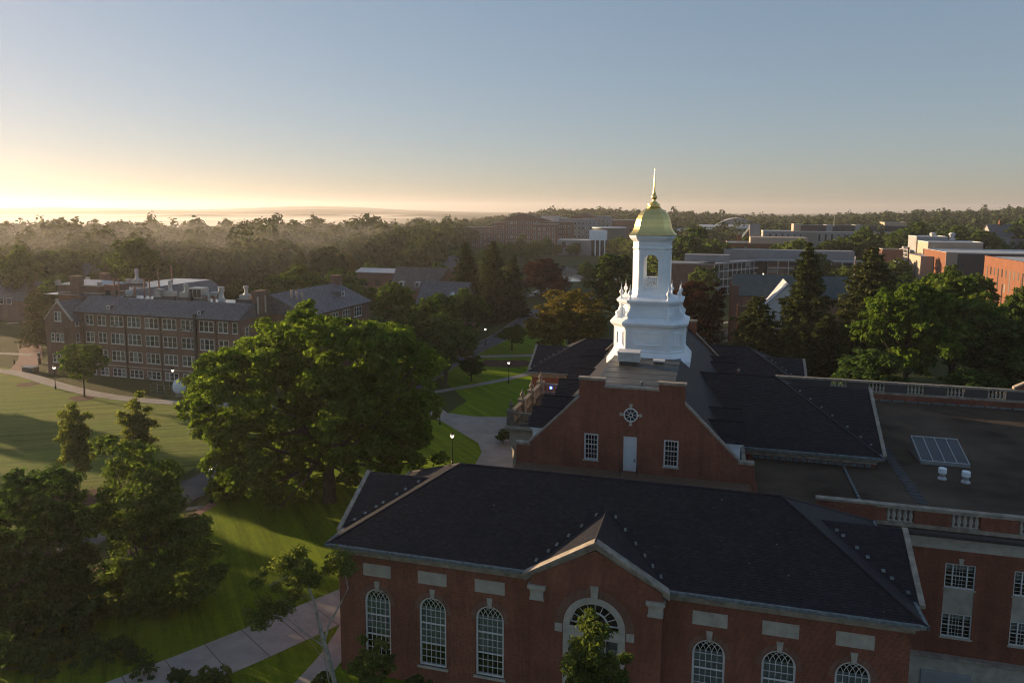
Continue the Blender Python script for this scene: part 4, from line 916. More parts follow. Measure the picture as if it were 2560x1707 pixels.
# windows: each one frame with its lights
def winmesh(w,h,n,name):
    m_=MB(); f=.10; m_.ring([(0,0,0),(0,0,h),(w,0,h),(w,0,0)],[(f,0,f),(f,0,h-f),(w-f,0,h-f),(w-f,0,f)],(0,.1,0))
    for i in range(1,n): m_.box(w*i/n-.09,w*i/n+.09,-.01,.1,0,h)
    m_.box(0,w,.02,.08,h*.5-.03,h*.5+.03); m_.box(-.1,w+.1,-.06,.1,-.12,0.0)
    return m_.mesh('window','white_trim')
wms={}
def labwin(parent,x,y,z,w,h,n,rz=0,skip=False):
    k=(w,h,n)
    if k not in wms: wms[k]=(winmesh(w,h,n,'window'),MB().box(0.06,w/n-.08,.03,.05,.08,h-.08).mesh('pane','glass_dark'))
    o=link('window',wms[k][0],parent,(x,y,z),rz)
    for i in range(n):
        p=link('pane',wms[k][1],o); p.location=(w*i/n+.01,.0,0)
    return o
rowz=((12.58,2.1),(9.06,2.15),(5.48,2.05),(1.86,1.62))
cols=[(-4.76,2.1,2),(-1.55,2.1,2)]+[(x,3.25,3) for x in(1.63,5.91,10.24,14.53,18.9,23.2)]+[(27.54,2.2,2),(30.76,1.1,1)]
for zt,h in rowz:
    for x,w_,n in cols:
        if zt<2 and x>22.5: continue
        labwin(lab,x,-.07,zt-h,w_,h,n)
for x in(-5.9,): 
    for zt,h in((11.2,1.0),(8.7,1.9)): labwin(lab,-6.16,-1.2,zt-h,.9,h,1,R(90))
labwin(lab,-10.55,-2.08,11.2,1.75,1.95,2)
for x,z in labbay: labwin(lab,x,-2.6,z,.9,1.75,1)
for v in(12,17,22,27): labwin(lab,41.57,v,10.4,3.25,2.1,3,R(90))
for v in(1.6,): labwin(lab,32.37,v,9.6,1.1,1.9,1,R(90)); labwin(lab,32.37,v,5.8,1.1,1.9,1,R(90))
for v in(14,20,26,32,38): labwin(lab,-4.53,v,10.4,3.25,2.1,3,R(90))
pp=MB().box(-.07,.07,-.14,0,0,12.8).mesh('downpipe','bark')
for x in(-5.3,5.4,14.0,27.0): link('downpipe',pp,lab,(x,-.02,0))
MB().box(22.15,22.65,-.5,-.05,0,13.9).build('flue_pipe','metal_dark',lab)
dm_=MB().box(0,.75,-.5,1.6,0,.75).mesh('vent_dormer','slate_far')
for x,z in((.5,13.75),(22.5,13.65)): o=link('vent_dormer',dm_,lab,(x,.9,z)); MB().ring([(-.02,-.54,-.02),(-.02,-.54,.77),(.77,-.54,.77),(.77,-.54,-.02)],[(.12,-.54,.12),(.12,-.54,.63),(.63,-.54,.63),(.63,-.54,.12)],(0,.06,0)).build('frame','white_trim',o)
o=link('vent_dormer',MB().box(-1.2,1.6,0,1.3,0,1.1).mesh('vent_dormer','slate_far'),lab,(37.2,26.5,14.9)); MB().ring([(1.62,0,0),(1.62,1.3,0),(1.62,1.3,1.1),(1.62,0,1.1)],[(1.62,.15,.15),(1.62,1.15,.15),(1.62,1.15,.95),(1.62,.15,.95)],(.05,0,0)).build('frame','white_trim',o)
prc=MB(); prc.box(23.5,27.5,-3.2,0,-.2,2.2); prc.build('porch','stone',lab); MB().prism([(23.2,-3.5,2.2),(27.8,-3.5,2.2),(25.5,-3.5,3.4)],(0,3.45,0)).build('porch_roof','terracotta',lab)
# window air conditioners
acm=MB().box(0,.75,-.5,.1,0,.45).mesh('air_conditioner','galv')
for x,z,lb in((-4.7,10.5,'window air conditioner on the top floor nearest the gabled wing'),(2.8,10.5,'window air conditioner in the third window of the top floor'),(19.0,10.5,'window air conditioner left of the flue pipe on the top floor'),(21.3,10.5,'window air conditioner touching the flue pipe on the top floor'),(21.3,3.5,'window air conditioner at the foot of the flue pipe'),(10.4,.3,'window air conditioner in a ground floor window above the grass')):
    o=empty('air_conditioner',WL(x,-.07,z),RL,lb,'air conditioner','window air conditioners'); link('case',acm,o); box('grille','metal_dark',o,.08,.67,-.51,-.495,.06,.39)
# plant on its roofs, each piece a thing of its own
def stack(u,v,z,h,r,lb,mat='terracotta'):
    e=empty('exhaust_stack',WL(u,v,z),RL,lb,'exhaust stack','exhaust stacks on the laboratory roof')
    MB().lathe([(r*1.5,0),(r*1.5,.2),(r,.25),(r,h)],n=8).build('pipe',mat,e); MB().lathe([(r*1.1,h-.02),(r*1.2,h),(r*1.2,h+.12),(r*.9,h+.14)],n=8).build('cap',mat,e)
for u,v,h,r,lb in((-3.0,6,3.6,.16,'rust brown stack of the close pair, left one'),(-2.2,6.4,3.4,.16,'rust brown stack of the close pair, right one'),(1.5,6.8,1.9,.2,'short grey stack between the pairs of tall pipes'),(4.6,6.2,3.7,.15,'thin rust stack behind the grey ductwork'),(5.3,6.9,3.6,.12,'thinnest stack behind the grey ductwork'),(8.0,6.6,3.5,.16,'lone rust stack near the roof middle')):
    stack(u,v,LT+.05,h,r,lb)
for u,v,h,r,lb in((-12.9,33.5,3.9,.17,'tall stack on the rear wing, right one'),(-13.8,30,3.4,.12,'tall stack on the rear wing, left one')): stack(u,v,LT+.07,h,r,lb)
for u,v,lb in((35.2,13.0,'stubby tan stack on the slate roofed wing, tallest of three'),(36.0,13.6,'stubby tan stack on the slate roofed wing, middle of three'),(36.8,14.3,'stubby tan stack on the slate roofed wing, shortest of three')): stack(u,v,15.3,2.2-.35*(u-35.2),.24,lb,'tan_panel')
def fan(u,v,z,h,lb,box_w=2.2):
    e=empty('roof_extractor',WL(u,v,z),RL,lb,'extractor fan','extractor fans on the laboratory roof')
    MB().box(-box_w*.8,box_w*.8,-.9,.9,0,.55).build('curb','metal_dark',e); MB().box(-box_w/2,box_w/2,-.7,.7,.55,1.5).build('housing','galv',e)
    MB().lathe([(.55,1.5),(.45,1.7),(.38,h*.55),(.36,h*.8),(.46,h*.82),(.46,h*.96),(.2,h)],n=12).build('stack','galv',e)
fan(11.5,5.8,LT+.05,3.7,'tall extractor with a tapered stack at the middle of the roof'); fan(15.6,5.6,LT+.05,3.2,'shorter extractor beside the boxy unit'); fan(-14.5,24,LT+.07,4.0,'tall extractor on the rear wing',2.6); fan(29.6,6.0,LT+.05,3.3,'extractor with copper coloured housing by the end chimney',2.4)
e=empty('duct_elbow',WL(23.5,5.2,LT+.05),RL,'grey bent duct rising from the roof to a hooded fan','duct'); MB().tube([(-1.6,-.6,0),(-1.6,-.6,1.2),(-1.2,-.4,1.6),(.2,.2,1.7)],.28,10).build('duct','galv',e); MB().lathe([(.7,0),(.7,.4),(.5,.8),(.4,1.9),(.6,2.0),(.6,2.8),(.4,2.9)],c=(.6,.4,0),n=12).build('fan','galv',e)
e=empty('air_handling_unit',WL(17.8,6.6,LT+.05),RL,'boxy air handler with dark grilles behind the extractors','air handler'); MB().box(-1.6,1.6,-1.1,1.1,.3,2.4).build('cabinet','galv',e); 
for x in(-1.4,-.4,.6): MB().box(x,x+.8,-1.14,-1.1,.5,2.1).build('grille','metal_dark',e)
MB().box(-1.7,1.7,-1.2,1.2,0,.3).build('curb','metal_dark',e)
e=empty('air_handling_unit',WL(9.2,5.4,LT+.05),RL,'pale cube of an air handler left of the tall extractor','air handler'); MB().box(-.9,.9,-.7,.7,.25,1.9).build('cabinet','grey_panel',e); MB().box(-1,1,-.8,.8,0,.25).build('curb','metal_dark',e); MB().box(-.6,.6,-.74,-.7,.5,1.6).build('grille','galv',e)
e=empty('cooling_unit',WL(-4.8,7.2,LT+.05),RL,'rust coloured condenser on legs beside the penthouse','condenser'); MB().box(-1.4,1.4,-.7,.7,1.0,2.2).build('cabinet','terracotta',e)
for x in(-1.2,1.2): MB().box(x-.08,x+.08,-.6,.6,0,1).build('leg','metal_dark',e)
e=empty('ventilator_hood',WL(1.9,4.9,LT+.05),RL,'squat hooded ventilator near the front roof edge','ventilator'); MB().lathe([(.6,0),(.6,.7),(.8,.75),(.8,1.2),(.3,1.5)],n=12).build('hood','galv',e); MB().box(-.8,.8,-.8,.8,0,.3).build('curb','metal_dark',e)
e=empty('low_duct',WL(20.0,6.2,LT+.05),RL,'low run of silver duct on stubby legs','duct'); MB().tube([(-2,.3,.9),(0,0,1.1),(2.2,.2,1.1)],.3,8).build('duct','galv',e)
for x in(-1.5,0,1.7): MB().box(x-.1,x+.1,-.2,.4,0,.9).build('leg','terracotta',e)
# fuel tank in its fenced yard
tk=empty('fuel_tank',Vector((-60.9,131.2,0)),R(24),'white horizontal fuel tank on saddles by the path','tank')
MB().tube([(0,-1.7,1.75),(0,-1.55,1.75),(0,1.55,1.75),(0,1.7,1.75)],[.75,1.12,1.12,.75],20).build('drum','tank_white',tk,True)
for v in(-1.0,1.0): MB().box(-.7,.7,v-.15,v+.15,0,.9).build('saddle','concrete',tk)
fe=empty('wire_fence',Vector((-66.5,131.8,0)),RL,'thin wire fence round the fuel tank yard','fence')
for k in range(6): MB().tube([(k*1.6,0,0),(k*1.6,0,2)],.035,5).build('post','galv',fe)
for k in range(4): MB().tube([(0,k*1.6,0),(0,k*1.6,2)],.035,5).build('post','galv',fe)
for z in(.1,.7,1.3,1.95): MB().tube([(0,4.8,z),(0,0,z),(8,0,z)],.015,4).build('wire','galv',fe)

# ------------------------------------------------------------------ other buildings, all on the campus grid
smesh={}
def slotwin(parent,x,y,z,w,h,face,mat='glass_dark',frame='white_trim',fr=0.,proud=.05):
    k=(round(w,2),round(h,2),mat,frame,fr)
    if k not in smesh:
        a=MB().box(0,w,-proud,.1,0,h).mesh('window',mat)
        b_=MB().ring([(-fr,-proud-.03,-fr),(-fr,-proud-.03,h+fr),(w+fr,-proud-.03,h+fr),(w+fr,-proud-.03,-fr)],[(0,-proud-.03,0),(0,-proud-.03,h),(w,-proud-.03,h),(w,-proud-.03,0)],(0,.1,0)).mesh('frame',frame) if fr else None
        smesh[k]=(a,b_)
    o=link('window',smesh[k][0],parent,(x,y,z),0 if face=='f' else R(90) if face=='r' else R(-90))
    if smesh[k][1]: link('frame',smesh[k][1],o)
    return o
def block(name,label,org,w,d,z1,mat,roof='roof_grey',par=.35,z0=-1,rz=RZ,cap='stone',cat='building'):
    e=empty(name,org,rz,label,cat); MB().box(0,w,0,d,z0,z1).build('wall',mat,e); MB().box(.3,w-.3,.3,d-.3,z1,z1+.04).build('roof',roof,e)
    c=MB(); c.ring([(-.06,-.06,z1),(w+.06,-.06,z1),(w+.06,d+.06,z1),(-.06,d+.06,z1)],[(.35,.35,z1),(w-.35,.35,z1),(w-.35,d-.35,z1),(.35,d-.35,z1)],(0,0,par)); c.build('parapet',cap,e); return e
def gable(name,label,org,w,d,ez,rz_,wall,roof,along='x',rz=RZ,z0=-1,oh=.4,cat='building'):
    e=empty(name,org,rz,label,cat)
    if along=='x':
        MB().prism([(0,0,z0),(0,d,z0),(0,d,ez),(0,d/2,rz_-.3),(0,0,ez)],(w,0,0)).build('wall',wall,e)
        s=(rz_-ez)/(d/2); MB().prism([(-oh,-oh,ez-oh*s),(-oh,d/2,rz_),(-oh,d+oh,ez-oh*s),(-oh,d+oh,ez-oh*s+.2),(-oh,d/2,rz_+.22),(-oh,-oh,ez-oh*s+.2)],(w+2*oh,0,0)).build('roof',roof,e)
    else:
        MB().prism([(0,0,z0),(w,0,z0),(w,0,ez),(w/2,0,rz_-.3),(0,0,ez)],(0,d,0)).build('wall',wall,e)
        s=(rz_-ez)/(w/2); MB().prism([(-oh,-oh,ez-oh*s),(w/2,-oh,rz_),(w+oh,-oh,ez-oh*s),(w+oh,-oh,ez-oh*s+.2),(w/2,-oh,rz_+.22),(-oh,-oh,ez-oh*s+.2)],(0,d+2*oh,0)).build('roof',roof,e)
    return e
def grid(e,face,c0,dc,nc,rows,w,h,at_=0,**k):
    for i in range(nc):
        for z in rows:
            x=c0+dc*i
            if face=='f': slotwin(e,x,0-at_,z,w,h,'f',**k)
            elif face=='l': slotwin(e,0-at_,x+w,z,w,h,'l',**k)
            else: slotwin(e,at_,x,z,w,h,'r',**k)
# orange brick block at the right edge
ob=empty('orange_brick_building',W(110.3,165),RZ,'bright orange brick building with slot windows at the right edge','building')
MB().box(0,45,0,58.4,4.3,19.6).build('wall','brick_orange',ob); MB().box(1.5,44,1.5,57,-1,4.3).build('ground_floor','glass_dark',ob); MB().box(.5,44.5,.5,57.9,19.6,19.7).build('roof','roof_white',ob)
MB().ring([(-.05,-.05,19.6),(45,-.05,19.6),(45,58.45,19.6),(-.05,58.45,19.6)],[(.4,.4,19.6),(44.5,.4,19.6),(44.5,58,19.6),(.4,58,19.6)],(0,0,.3)).build('parapet','brick_orange',ob)
for k in range(7):
    b_=220.6-165-k*9.42
    if b_<1: break
    slotwin(ob,0,b_,10.0,.85,6.7,'l'); slotwin(ob,0,b_-3.15,14.3,.85,2.4,'l'); slotwin(ob,0,b_-6.2,14.3,.85,2.4,'l')
    slotwin(ob,0,b_-4.1,5.5,.85,6.8,'l'); slotwin(ob,0,b_-6.0,9.85,.85,2.45,'l'); slotwin(ob,0,b_-1.0,5.45,.85,2.4,'l'); slotwin(ob,0,b_-7.3,5.45,.85,2.4,'l'); slotwin(ob,0,b_-9.0,5.45,.85,2.4,'l')
for k in range(9): MB().box(1.3,1.5,4+k*6,4.3+k*6,-1,4.3).build('column','grey_panel',ob)
# dark fronted block behind it
db=block('dark_fronted_building','dark fronted block with an orange brick end wall',at(2366,272),60,30,18.6,'dark_panel','roof_white',.4,cap='white_trim')
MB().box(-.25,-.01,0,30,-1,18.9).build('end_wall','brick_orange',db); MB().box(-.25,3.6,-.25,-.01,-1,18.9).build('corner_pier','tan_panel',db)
for y in(8,16,24): slotwin(db,-.25,y,3,.9,12,'l')
slotwin(db,.8,-.27,7.5,.6,4.5,'f'); slotwin(db,2.3,-.27,7.5,.6,4.5,'f'); slotwin(db,.8,-.27,1.5,.6,4.5,'f'); slotwin(db,2.3,-.27,1.5,.6,4.5,'f')
for x in(10,15,20,26): 
    for z in(2.5,8.5): slotwin(db,x,0,z,1.6,3.2,'f')
# tan arts block with its glass stair and penthouse
tb=block('tan_panelled_building','tan panelled block with a glass stair strip on its corner',at(2302,288),20,26,16.2,'tan_panel','roof_white',.3,z0=3,cap='tan_panel')
MB().box(-.6,-.02,18,25,2.5,19.2).build('glass_stair','glass_dark',tb)
for z in np.arange(3,19,1.5): MB().box(-.7,-.6,18,25,z,z+.15).build('glazing_bar','white_trim',tb)
for y in(18,20.3,22.6,24.8): MB().box(-.72,-.6,y,y+.2,2.5,19.2).build('glazing_bar','white_trim',tb)
for y,z in((7,11),(10,11),(12,3.6)): slotwin(tb,0,y,z,.9,2.3,'l')
slotwin(tb,8,0,11.5,3,2,'f'); MB().box(-.4,1,1,25,-1,3).build('ground_floor','glass_dark',tb)
ph=block('roof_plant_room','cream plant room set back on the tan building roof',at(2318,302,16.2),20,18,5.2,'tan_panel','roof_white',.25,z0=0,cap='white_trim'); MB().box(2,2.4,-.05,0,1,4).build('louver','metal_grey',ph)
p2=block('roof_plant_room','sloping grey monitor rising behind the glass stair',at(2288,318,15.5),12,14,7.6,'grey_panel','roof_white',.25,z0=-16,cap='white_trim'); slotwin(p2,3,0,3.2,7,3,'f',mat='galv')
for px,D,lb in((2328,318,'domed roof exhaust above the sloping monitor'),(2376,316,'domed roof exhaust right of its twin')):
    e=empty('roof_exhaust',at(px,D,22.6),RZ,lb,'roof exhaust','domed roof exhausts'); MB().lathe([(.9,0),(.9,1.2),(1.3,1.3),(1.3,2.0),(.8,2.4)],n=12).build('hood','roof_white',e); MB().box(-1.1,1.1,-1.1,1.1,-1,0).build('curb','metal_grey',e)
cb=block('cream_block','low cream block with a sunlit end beside the brick stair tower',at(2250,310),11,14,12.2,'tan_panel','roof_grey',.3,z0=4,cap='white_trim'); MB().box(.5,10.5,.5,13,-1,4).build('ground_floor','glass_dark',cb)
e=empty('exhaust_stack',at(2257,330,12),RZ,'white stack standing on the cream block','exhaust stack'); MB().lathe([(.5,0),(.5,5.5),(.7,5.6),(.7,6.2),(.4,6.4)],n=10).build('pipe','roof_white',e); MB().box(-.9,.9,-.9,.9,-.3,.3).build('curb','metal_grey',e)
bt=block('brick_stair_tower','tall plain brick stair tower with a sunlit edge beyond the spruces',at(2205,325),8.5,7,17.2,'brick_far','roof_grey',.3); MB().box(8.6,13,1,6,-1,13.6).build('link','brick_far',bt)
# grey block with vertical windows
gb=block('grey_panel_building','long pale grey block with tall dark slot windows',at(1905,500),92,22,20.2,'grey_panel','roof_white',.4,cap='white_trim')
grid(gb,'f',4,3.9,22,(2.,8.2,14.),1.1,4.6,fr=0)
MB().box(24,34,-.3,-.02,-1,19.5).build('curtain_wall','glass_dark',gb); MB().box(24,90,3,18,20.2,24.6).build('penthouse','dark_panel',gb); MB().box(19.5,24,2.5,18,20.2,25.4).build('stair_head','tan_panel',gb)
for x in(40,58): MB().box(x,x+4,2.8,18.2,20.2,24.9).build('penthouse_pier','grey_panel',gb)
for x in(46,50,66,71): slotwin(gb,x,3,21.3,1.2,2.4,'f')
e=empty('flagpole',at(2080,470,24.6),RZ,'thin white mast on the grey block roof','mast'); MB().tube([(0,0,0),(0,0,6.5)],[.16,.08],6).build('pole','white_trim',e); MB().box(-.4,.4,-.4,.4,-.1,.25).build('foot','metal_grey',e)
lb_=block('sunlit_block','small peach block catching the sun above the trees',at(2206,620),17,20,24.5,'tan_panel','roof_grey',.4); slotwin(lb_,3,0,19,2,2,'f')
# balconied residence: two ranges meeting at a stair
res=empty('balcony_residence',at(1786,292),RZ,'long four storey residence with rows of grey window bands','building')
MB().box(-19,0,-2,10,-1,12.6).build('end_wall','brick_far',res); MB().box(-19.3,.3,-2.3,10.3,12.6,13.1).build('roof_slab','grey_panel',res)
MB().prism([(0,-2,-1),(18,26,-1),(13,29.5,-1),(-6,0,-1)],(0,0,13.6)).build('angled_wall','dark_panel',res); MB().prism([(.2,-2.3,12.6),(18.4,26,12.6),(13,30,12.6),(-6.4,0,12.6)],(0,0,.5)).build('roof_slab','grey_panel',res)
dd=Vector((18,28,0)); 
for fl in range(4):
    for k in range(10):
        a=Vector((0,-2,0))+dd*(k/10); b_=dd/10; n=Vector((28,-18,0)).normalized()*.12; z=.2+fl*3.2
        MB().prism([a+b_*.06+Vector((0,0,z+1)),a+b_*.94+Vector((0,0,z+1)),a+b_*.94+Vector((0,0,z+2.7)),a+b_*.06+Vector((0,0,z+2.7))],n).build('window','glass_dark',res)
        MB().prism([a+Vector((0,0,z)),a+b_*.05+Vector((0,0,z)),a+b_*.05+Vector((0,0,z+3.1)),a+Vector((0,0,z+3.1))],n*2).build('mullion','white_trim',res)
    MB().prism([Vector((0,-2,z-.15)),Vector((18,26,z-.15)),Vector((18,26,z+.15)),Vector((0,-2,z+.15))],n*2.2).build('slab_edge','white_trim',res)
MB().box(18,22,26,32,-1,12.4).build('stair_well','interior',res)
for z in(3,6.4): MB().box(20.2,20.6,25.9,26,z,z+1.1).build('stair_lamp','lamp_glow',res)
MB().box(22,60,28,38,-1,12.6).build('rear_wall','brick_far',res); MB().box(17.8,60.3,27.6,38.3,12.6,13.1).build('roof_slab','grey_panel',res)
for fl in range(4):
    z=.2+fl*3.2; MB().box(22,60,27.4,28,z-.15,z+.15).build('slab_edge','white_trim',res)
    for k in range(9): slotwin(res,22.3+k*4.2,28,z+1.0,3.7,1.7,'f'); MB().box(22+k*4.2,22.2+k*4.2,27.5,28,z,z+3.1).build('mullion','white_trim',res)
MB().box(-12,6,10.5,18,12.6,15.8).build('plant_room','grey_panel',res); MB().box(4,58,39,48,-1,16.8).build('back_range','grey_panel',res)
bb=block('cream_library_block','cream brick block with a broad sunlit parapet behind the residence',at(1815,385),42,26,17.0,'brick_orange','roof_grey',.5,cap='tan_panel'); MB().box(12,40,4,20,17,20.2).build('plant_room','tan_panel',bb)
for x in(5,9,13,17,30,34): slotwin(bb,x,0,13.2,1.4,2.2,'f')
# chapel-like brick block with the concrete tower
cz=block('slab_tower','tall pale concrete slab tower with its sunlit edge painted tan',at(1872,410),5.2,2.2,26.5,'grey_panel','roof_grey',.2,cap='grey_panel'); MB().box(-.2,-.01,0,2.2,-1,26.6).build('edge','tan_panel',cz)  # sunlight on the left side painted in as a tan slab
ck=empty('brick_chimney',at(1841,420),RZ,'square sunlit brick chimney beside the pale slab tower','chimney'); MB().box(0,2.4,0,2.4,-1,19.5).box(-.2,2.6,-.2,2.6,19.5,20.4).build('shaft','brick_orange',ck); MB().box(.3,2.1,.3,2.1,20.4,20.8).build('cap','stone',ck)
gable('brick_hall_small','steep roofed brick hall between the chimney and the slab tower',at(1850,432),12,24,17,25,'brick_far','slate_green','y')
# low white arena roofs far off
for px,D,w_,d_,z1,lb in((1668,690,40,40,17,'low far shed with a pale blue roof left of the arena'),(1745,720,52,40,20,'wide far shed with a grey sloping roof'),(1800,650,26,30,15.5,'small far shed with a bright white roof')):
    e=gable('sports_shed',lb,at(px,D),w_,d_,z1-2.5,z1,'grey_panel','roof_white','x'); grid(e,'f',3,6,int(w_/6),(8,),3,2)
ar=empty('sports_arena',at(1840,800),RZ,'broad white vaulted arena roof below the wooded hill','building'); MB().prism([(-24+48*k/12,0,17+8*math.sin(math.pi*k/12)) for k in range(13)]+[(24,0,-1),(-24,0,-1)],(0,60,0)).build('wall','grey_panel',ar); MB().prism([(-25+50*k/12,-.5,17.2+8.2*math.sin(math.pi*k/12)) for k in range(13)]+[(25-50*k/12,-.5,17.8+8.2*math.sin(math.pi*k/12)) for k in range(13)],(0,61,0)).build('roof','roof_white',ar)
# red halls with the metal roof nearer the hall
sh=gable('slate_roofed_hall','slate roofed hall whose white gable shows behind the copper beech',at(1838,196),34,16,11.5,16.3,'brick_far','slate_green','x')
e=gable('metal_roofed_hall','hall with a pale grey metal roof and white gable behind the spruces',at(1903,186),13.5,22,8.5,15.5,'white_trim','roof_white','y'); MB().box(7.5,8.6,4,5.2,13.6,14.6).build('roof_box','galv',e)
for px,D,h,lb in((1827,184,15.8,'tall thin brick fin with its sunlit edge painted orange, left of two'),(1848,178,11.2,'tall thin brick fin with its sunlit edge painted orange, right of two')):
    e=empty('brick_fin',at(px,D),RZ,lb,'brick fin','brick fins'); MB().box(0,.45,0,1.2,-1,h).build('edge','brick_orange',e); MB().box(.45,2.3,.1,1.1,-1,h-.4).build('wall','brick_far',e)  # sunlit left edge put into the colour with orange brick
for px,D,w_,h,lb in((2052,205,5,14.5,'sunlit orange brick gable behind the tall spruce, left of two'),(2104,200,6,15.0,'sunlit orange brick gable with stone trim, right of two')):
    e=gable('brick_gable_house',lb,at(px,D),10,w_+4,h-4,h,'brick_orange','slate_brown','x'); MB().prism([(-.3,-.2,h-4),(-.3,(w_+4)/2,h+.3),(-.3,w_+4.2,h-4),(-.3,w_+4.2,h-3.6),(-.3,(w_+4)/2,h+.8),(-.3,-.2,h-3.6)],(.5,0,0)).build('coping','stone',e); grid(e,'l',2,2.6,2,(2,6),1.1,1.8,fr=.12); slotwin(e,4,0,6,2.4,1.5,'f',fr=.12)
e=empty('striped_pole',at(2138,230),RZ,'red and white banded mast among the spruces','mast')
for k in range(10): MB().tube([(0,0,8+k*1.2),(0,0,9.2+k*1.2)],.14,6).build('band','white_trim' if k%2 else 'terracotta',e)
MB().tube([(0,0,0),(0,0,8)],.16,6).build('shaft','metal_grey',e)
# dormitory row beyond the pond
spec=[(1130,660,40,16,18.5,'brick_far',5),(1232,640,24,14,23,'brick_far',5),(1262,630,30,14,27.0,'brick_far',6),(1303,636,26,12,24,'tan_panel',5),(1330,612,20,14,22,'brick_far',5),(1352,628,26,14,24,'brick_far',5),(1378,640,18,12,23,'grey_panel',5),(1394,655,34,14,26,'grey_panel',6),(1424,668,26,14,27,'brick_far',6),(1455,664,16,12,26.5,'tan_panel',6),(1468,672,20,14,28.5,'grey_panel',6)]
dl=['low brick dormitory at the wood edge, furthest left of the row','narrow brick dormitory left of the tall slate roofed one','tall brick dormitory with white ringed windows','cream dormitory front beside the tall brick one','brick dormitory with a white window bay','brick dormitory under the sunlit roof boxes','pale grey dormitory bay in the middle of the row','long grey dormitory range with white stripes','gabled brick dormitory, tallest brick roof of the row','cream dormitory right of the brick gable','grey dormitory ending the row on the right']
for (px,D,w_,d_,z1,mt_,fl),lb in zip(spec,dl):
    e=block('dormitory',lb,at(px,D),w_,d_,z1,mt_,'slate_brown',.5); e['group']='dormitories beyond the pond'
    n=int(w_/3.4); grid(e,'f',1.2,w_/n,n,[2+k*(z1-3)/fl for k in range(fl)],1.5,1.9,fr=.22)
    if 'gabled' in lb or 'tall brick' in lb: MB().prism([(-.5,-.5,z1),(w_/2,-.5,z1+4),(w_+.5,-.5,z1)],(0,d_+1,0)).build('gable','brick_far',e)
e=block('roof_box','bright sunlit plant box on the dormitory roofs',at(1352,652,22.5),15,8,6.2,'roof_white','roof_white',.1,z0=0,cap='roof_white'); MB().box(3,8,-.06,0,1,4).build('louver','galv',e)
e=block('roof_box','low sunlit plant box right of the brightest one',at(1381,660,22),11,8,5.6,'roof_white','roof_white',.1,z0=0,cap='roof_white'); MB().box(2,5,-.06,0,1,3).build('louver','galv',e)
e=block('white_gallery','low white walled gallery behind the pond trees',at(1392,556),26,16,11.5,'grey_panel','roof_white',.3,cap='white_trim'); slotwin(e,3.5,0,6.0,3.2,4,'f')
e=empty('glass_portal',at(1472,550),RZ,'tall white portal with dark glass left of the round hall','building'); MB().box(0,12,0,10,11.6,19).build('frame','white_paint',e)
for x in(4.2,7.6,11.2): MB().box(x,x+.8,0,1,-1,11.6).build('pillar','white_paint',e)
MB().box(1,12,1.2,10,-1,11.6).build('glazing','glass_dark',e)
e=empty('round_hall',at(1522,590),RZ,'dark green drum shaped hall behind the pond','building'); MB().lathe([(13.5,-1),(13.5,19.8)],n=32).build('drum','slate_green',e,True); MB().lathe([(14,19.8),(14,20.5),(13,20.6)],n=32).build('rim','white_trim',e)
e=block('low_white_row','long low pale roofed row right of the dormitories',at(1490,720),70,14,24.5,'brick_far','roof_white',.5,cap='white_trim'); grid(e,'f',2,5,11,(14,),2,2.2)
# village houses and halls in the middle distance
e=gable('gothic_hall','long slate roofed brick hall with a stone windowed gable among trees',at(975,236),26,11,8.5,15,'brick_far','slate_brown','x')
for k in range(4): d_=MB(); x=3+k*5.5; d_.box(x,x+1.4,-.2,2.5,9.3,10.9); o=d_.build('dormer','white_trim',e); box('pane','glass_dark',o,x+.2,x+1.2,-.24,-.2,9.5,10.7)
e2=gable('stone_window_gable','brick cross gable with tall mullioned stone window',at(1093,230),8,14,10.5,15.8,'brick_far','slate_brown','y'); MB().box(2.4,5.6,-.12,0,4.5,9.8).build('stone_window','stone',e2)
for x in(2.7,3.7,4.7):
    for z in(4.8,7.4): box('pane','glass_dark',e2,x,x+.65,-.16,-.12,z,z+2)
MB().box(4.8,6,4,5.2,14,17.2).build('chimney','brick_far',e2)
e=gable('white_edged_hall','flat pale roof edge showing above the round trees',at(890,252),34,8,12.5,13.5,'brick_far','roof_white','x'); grid(e,'f',2,5,6,(8,),2,2)
e=gable('dormered_hall','blue slate roof with a white pediment dormer behind the bright tree',at(1040,196),13,12,9.0,14.2,'brick_lab','slate_far','x'); MB().prism([(8.2,1,10.4),(10.8,1,10.4),(9.5,1,12)],(0,4,0)).build('dormer','white_trim',e)
e=gable('white_porched_house','small grey house with a white pointed porch by the far road',at(1110,352),13,10,7,11.5,'grey_panel','slate_far','x'); MB().prism([(7,-2,3),(11,-2,3),(9,-2,6.4)],(0,3,0)).build('porch_gable','white_paint',e); grid(e,'f',1.2,2.6,2,(2.5,),1.2,1.6,fr=.15)
e=gable('white_porched_house','grey lean-to house left of the white porch',at(1090,356),6,9,5.5,9.5,'grey_panel','slate_far','y'); grid(e,'f',1,2.4,2,(2.2,),1.1,1.5,fr=.15)
e=gable('slate_roofed_house','dim slate roofed hall cut by the left edge of the picture',at(-60,222),17,13,6.5,11.5,'brick_lab','slate_far','x'); grid(e,'f',1.5,3,4,(5.2,),1.6,1.8,fr=.12); MB().box(12,13.4,7,8.4,9,13.5).build('chimney','brick_lab',e)
e=gable('slate_roofed_house','roof glimpsed behind the penthouse chimneys',at(180,250),12,10,9.5,14.8,'brick_lab','slate_far','x'); grid(e,'f',1.5,3,3,(5.2,),1.4,1.8)
e=gable('slate_roofed_house','blue hipped house roof in the wood at the right edge',at(2475,430),26,18,20,26.5,'grey_panel','slate_far','x'); grid(e,'f',2,4,6,(14.5,),1.5,2.2); MB().box(6,7.5,8,9.5,25,29).build('chimney','brick_orange',e); MB().box(19,20.5,8,9.5,25,29.5).build('chimney','white_paint',e)

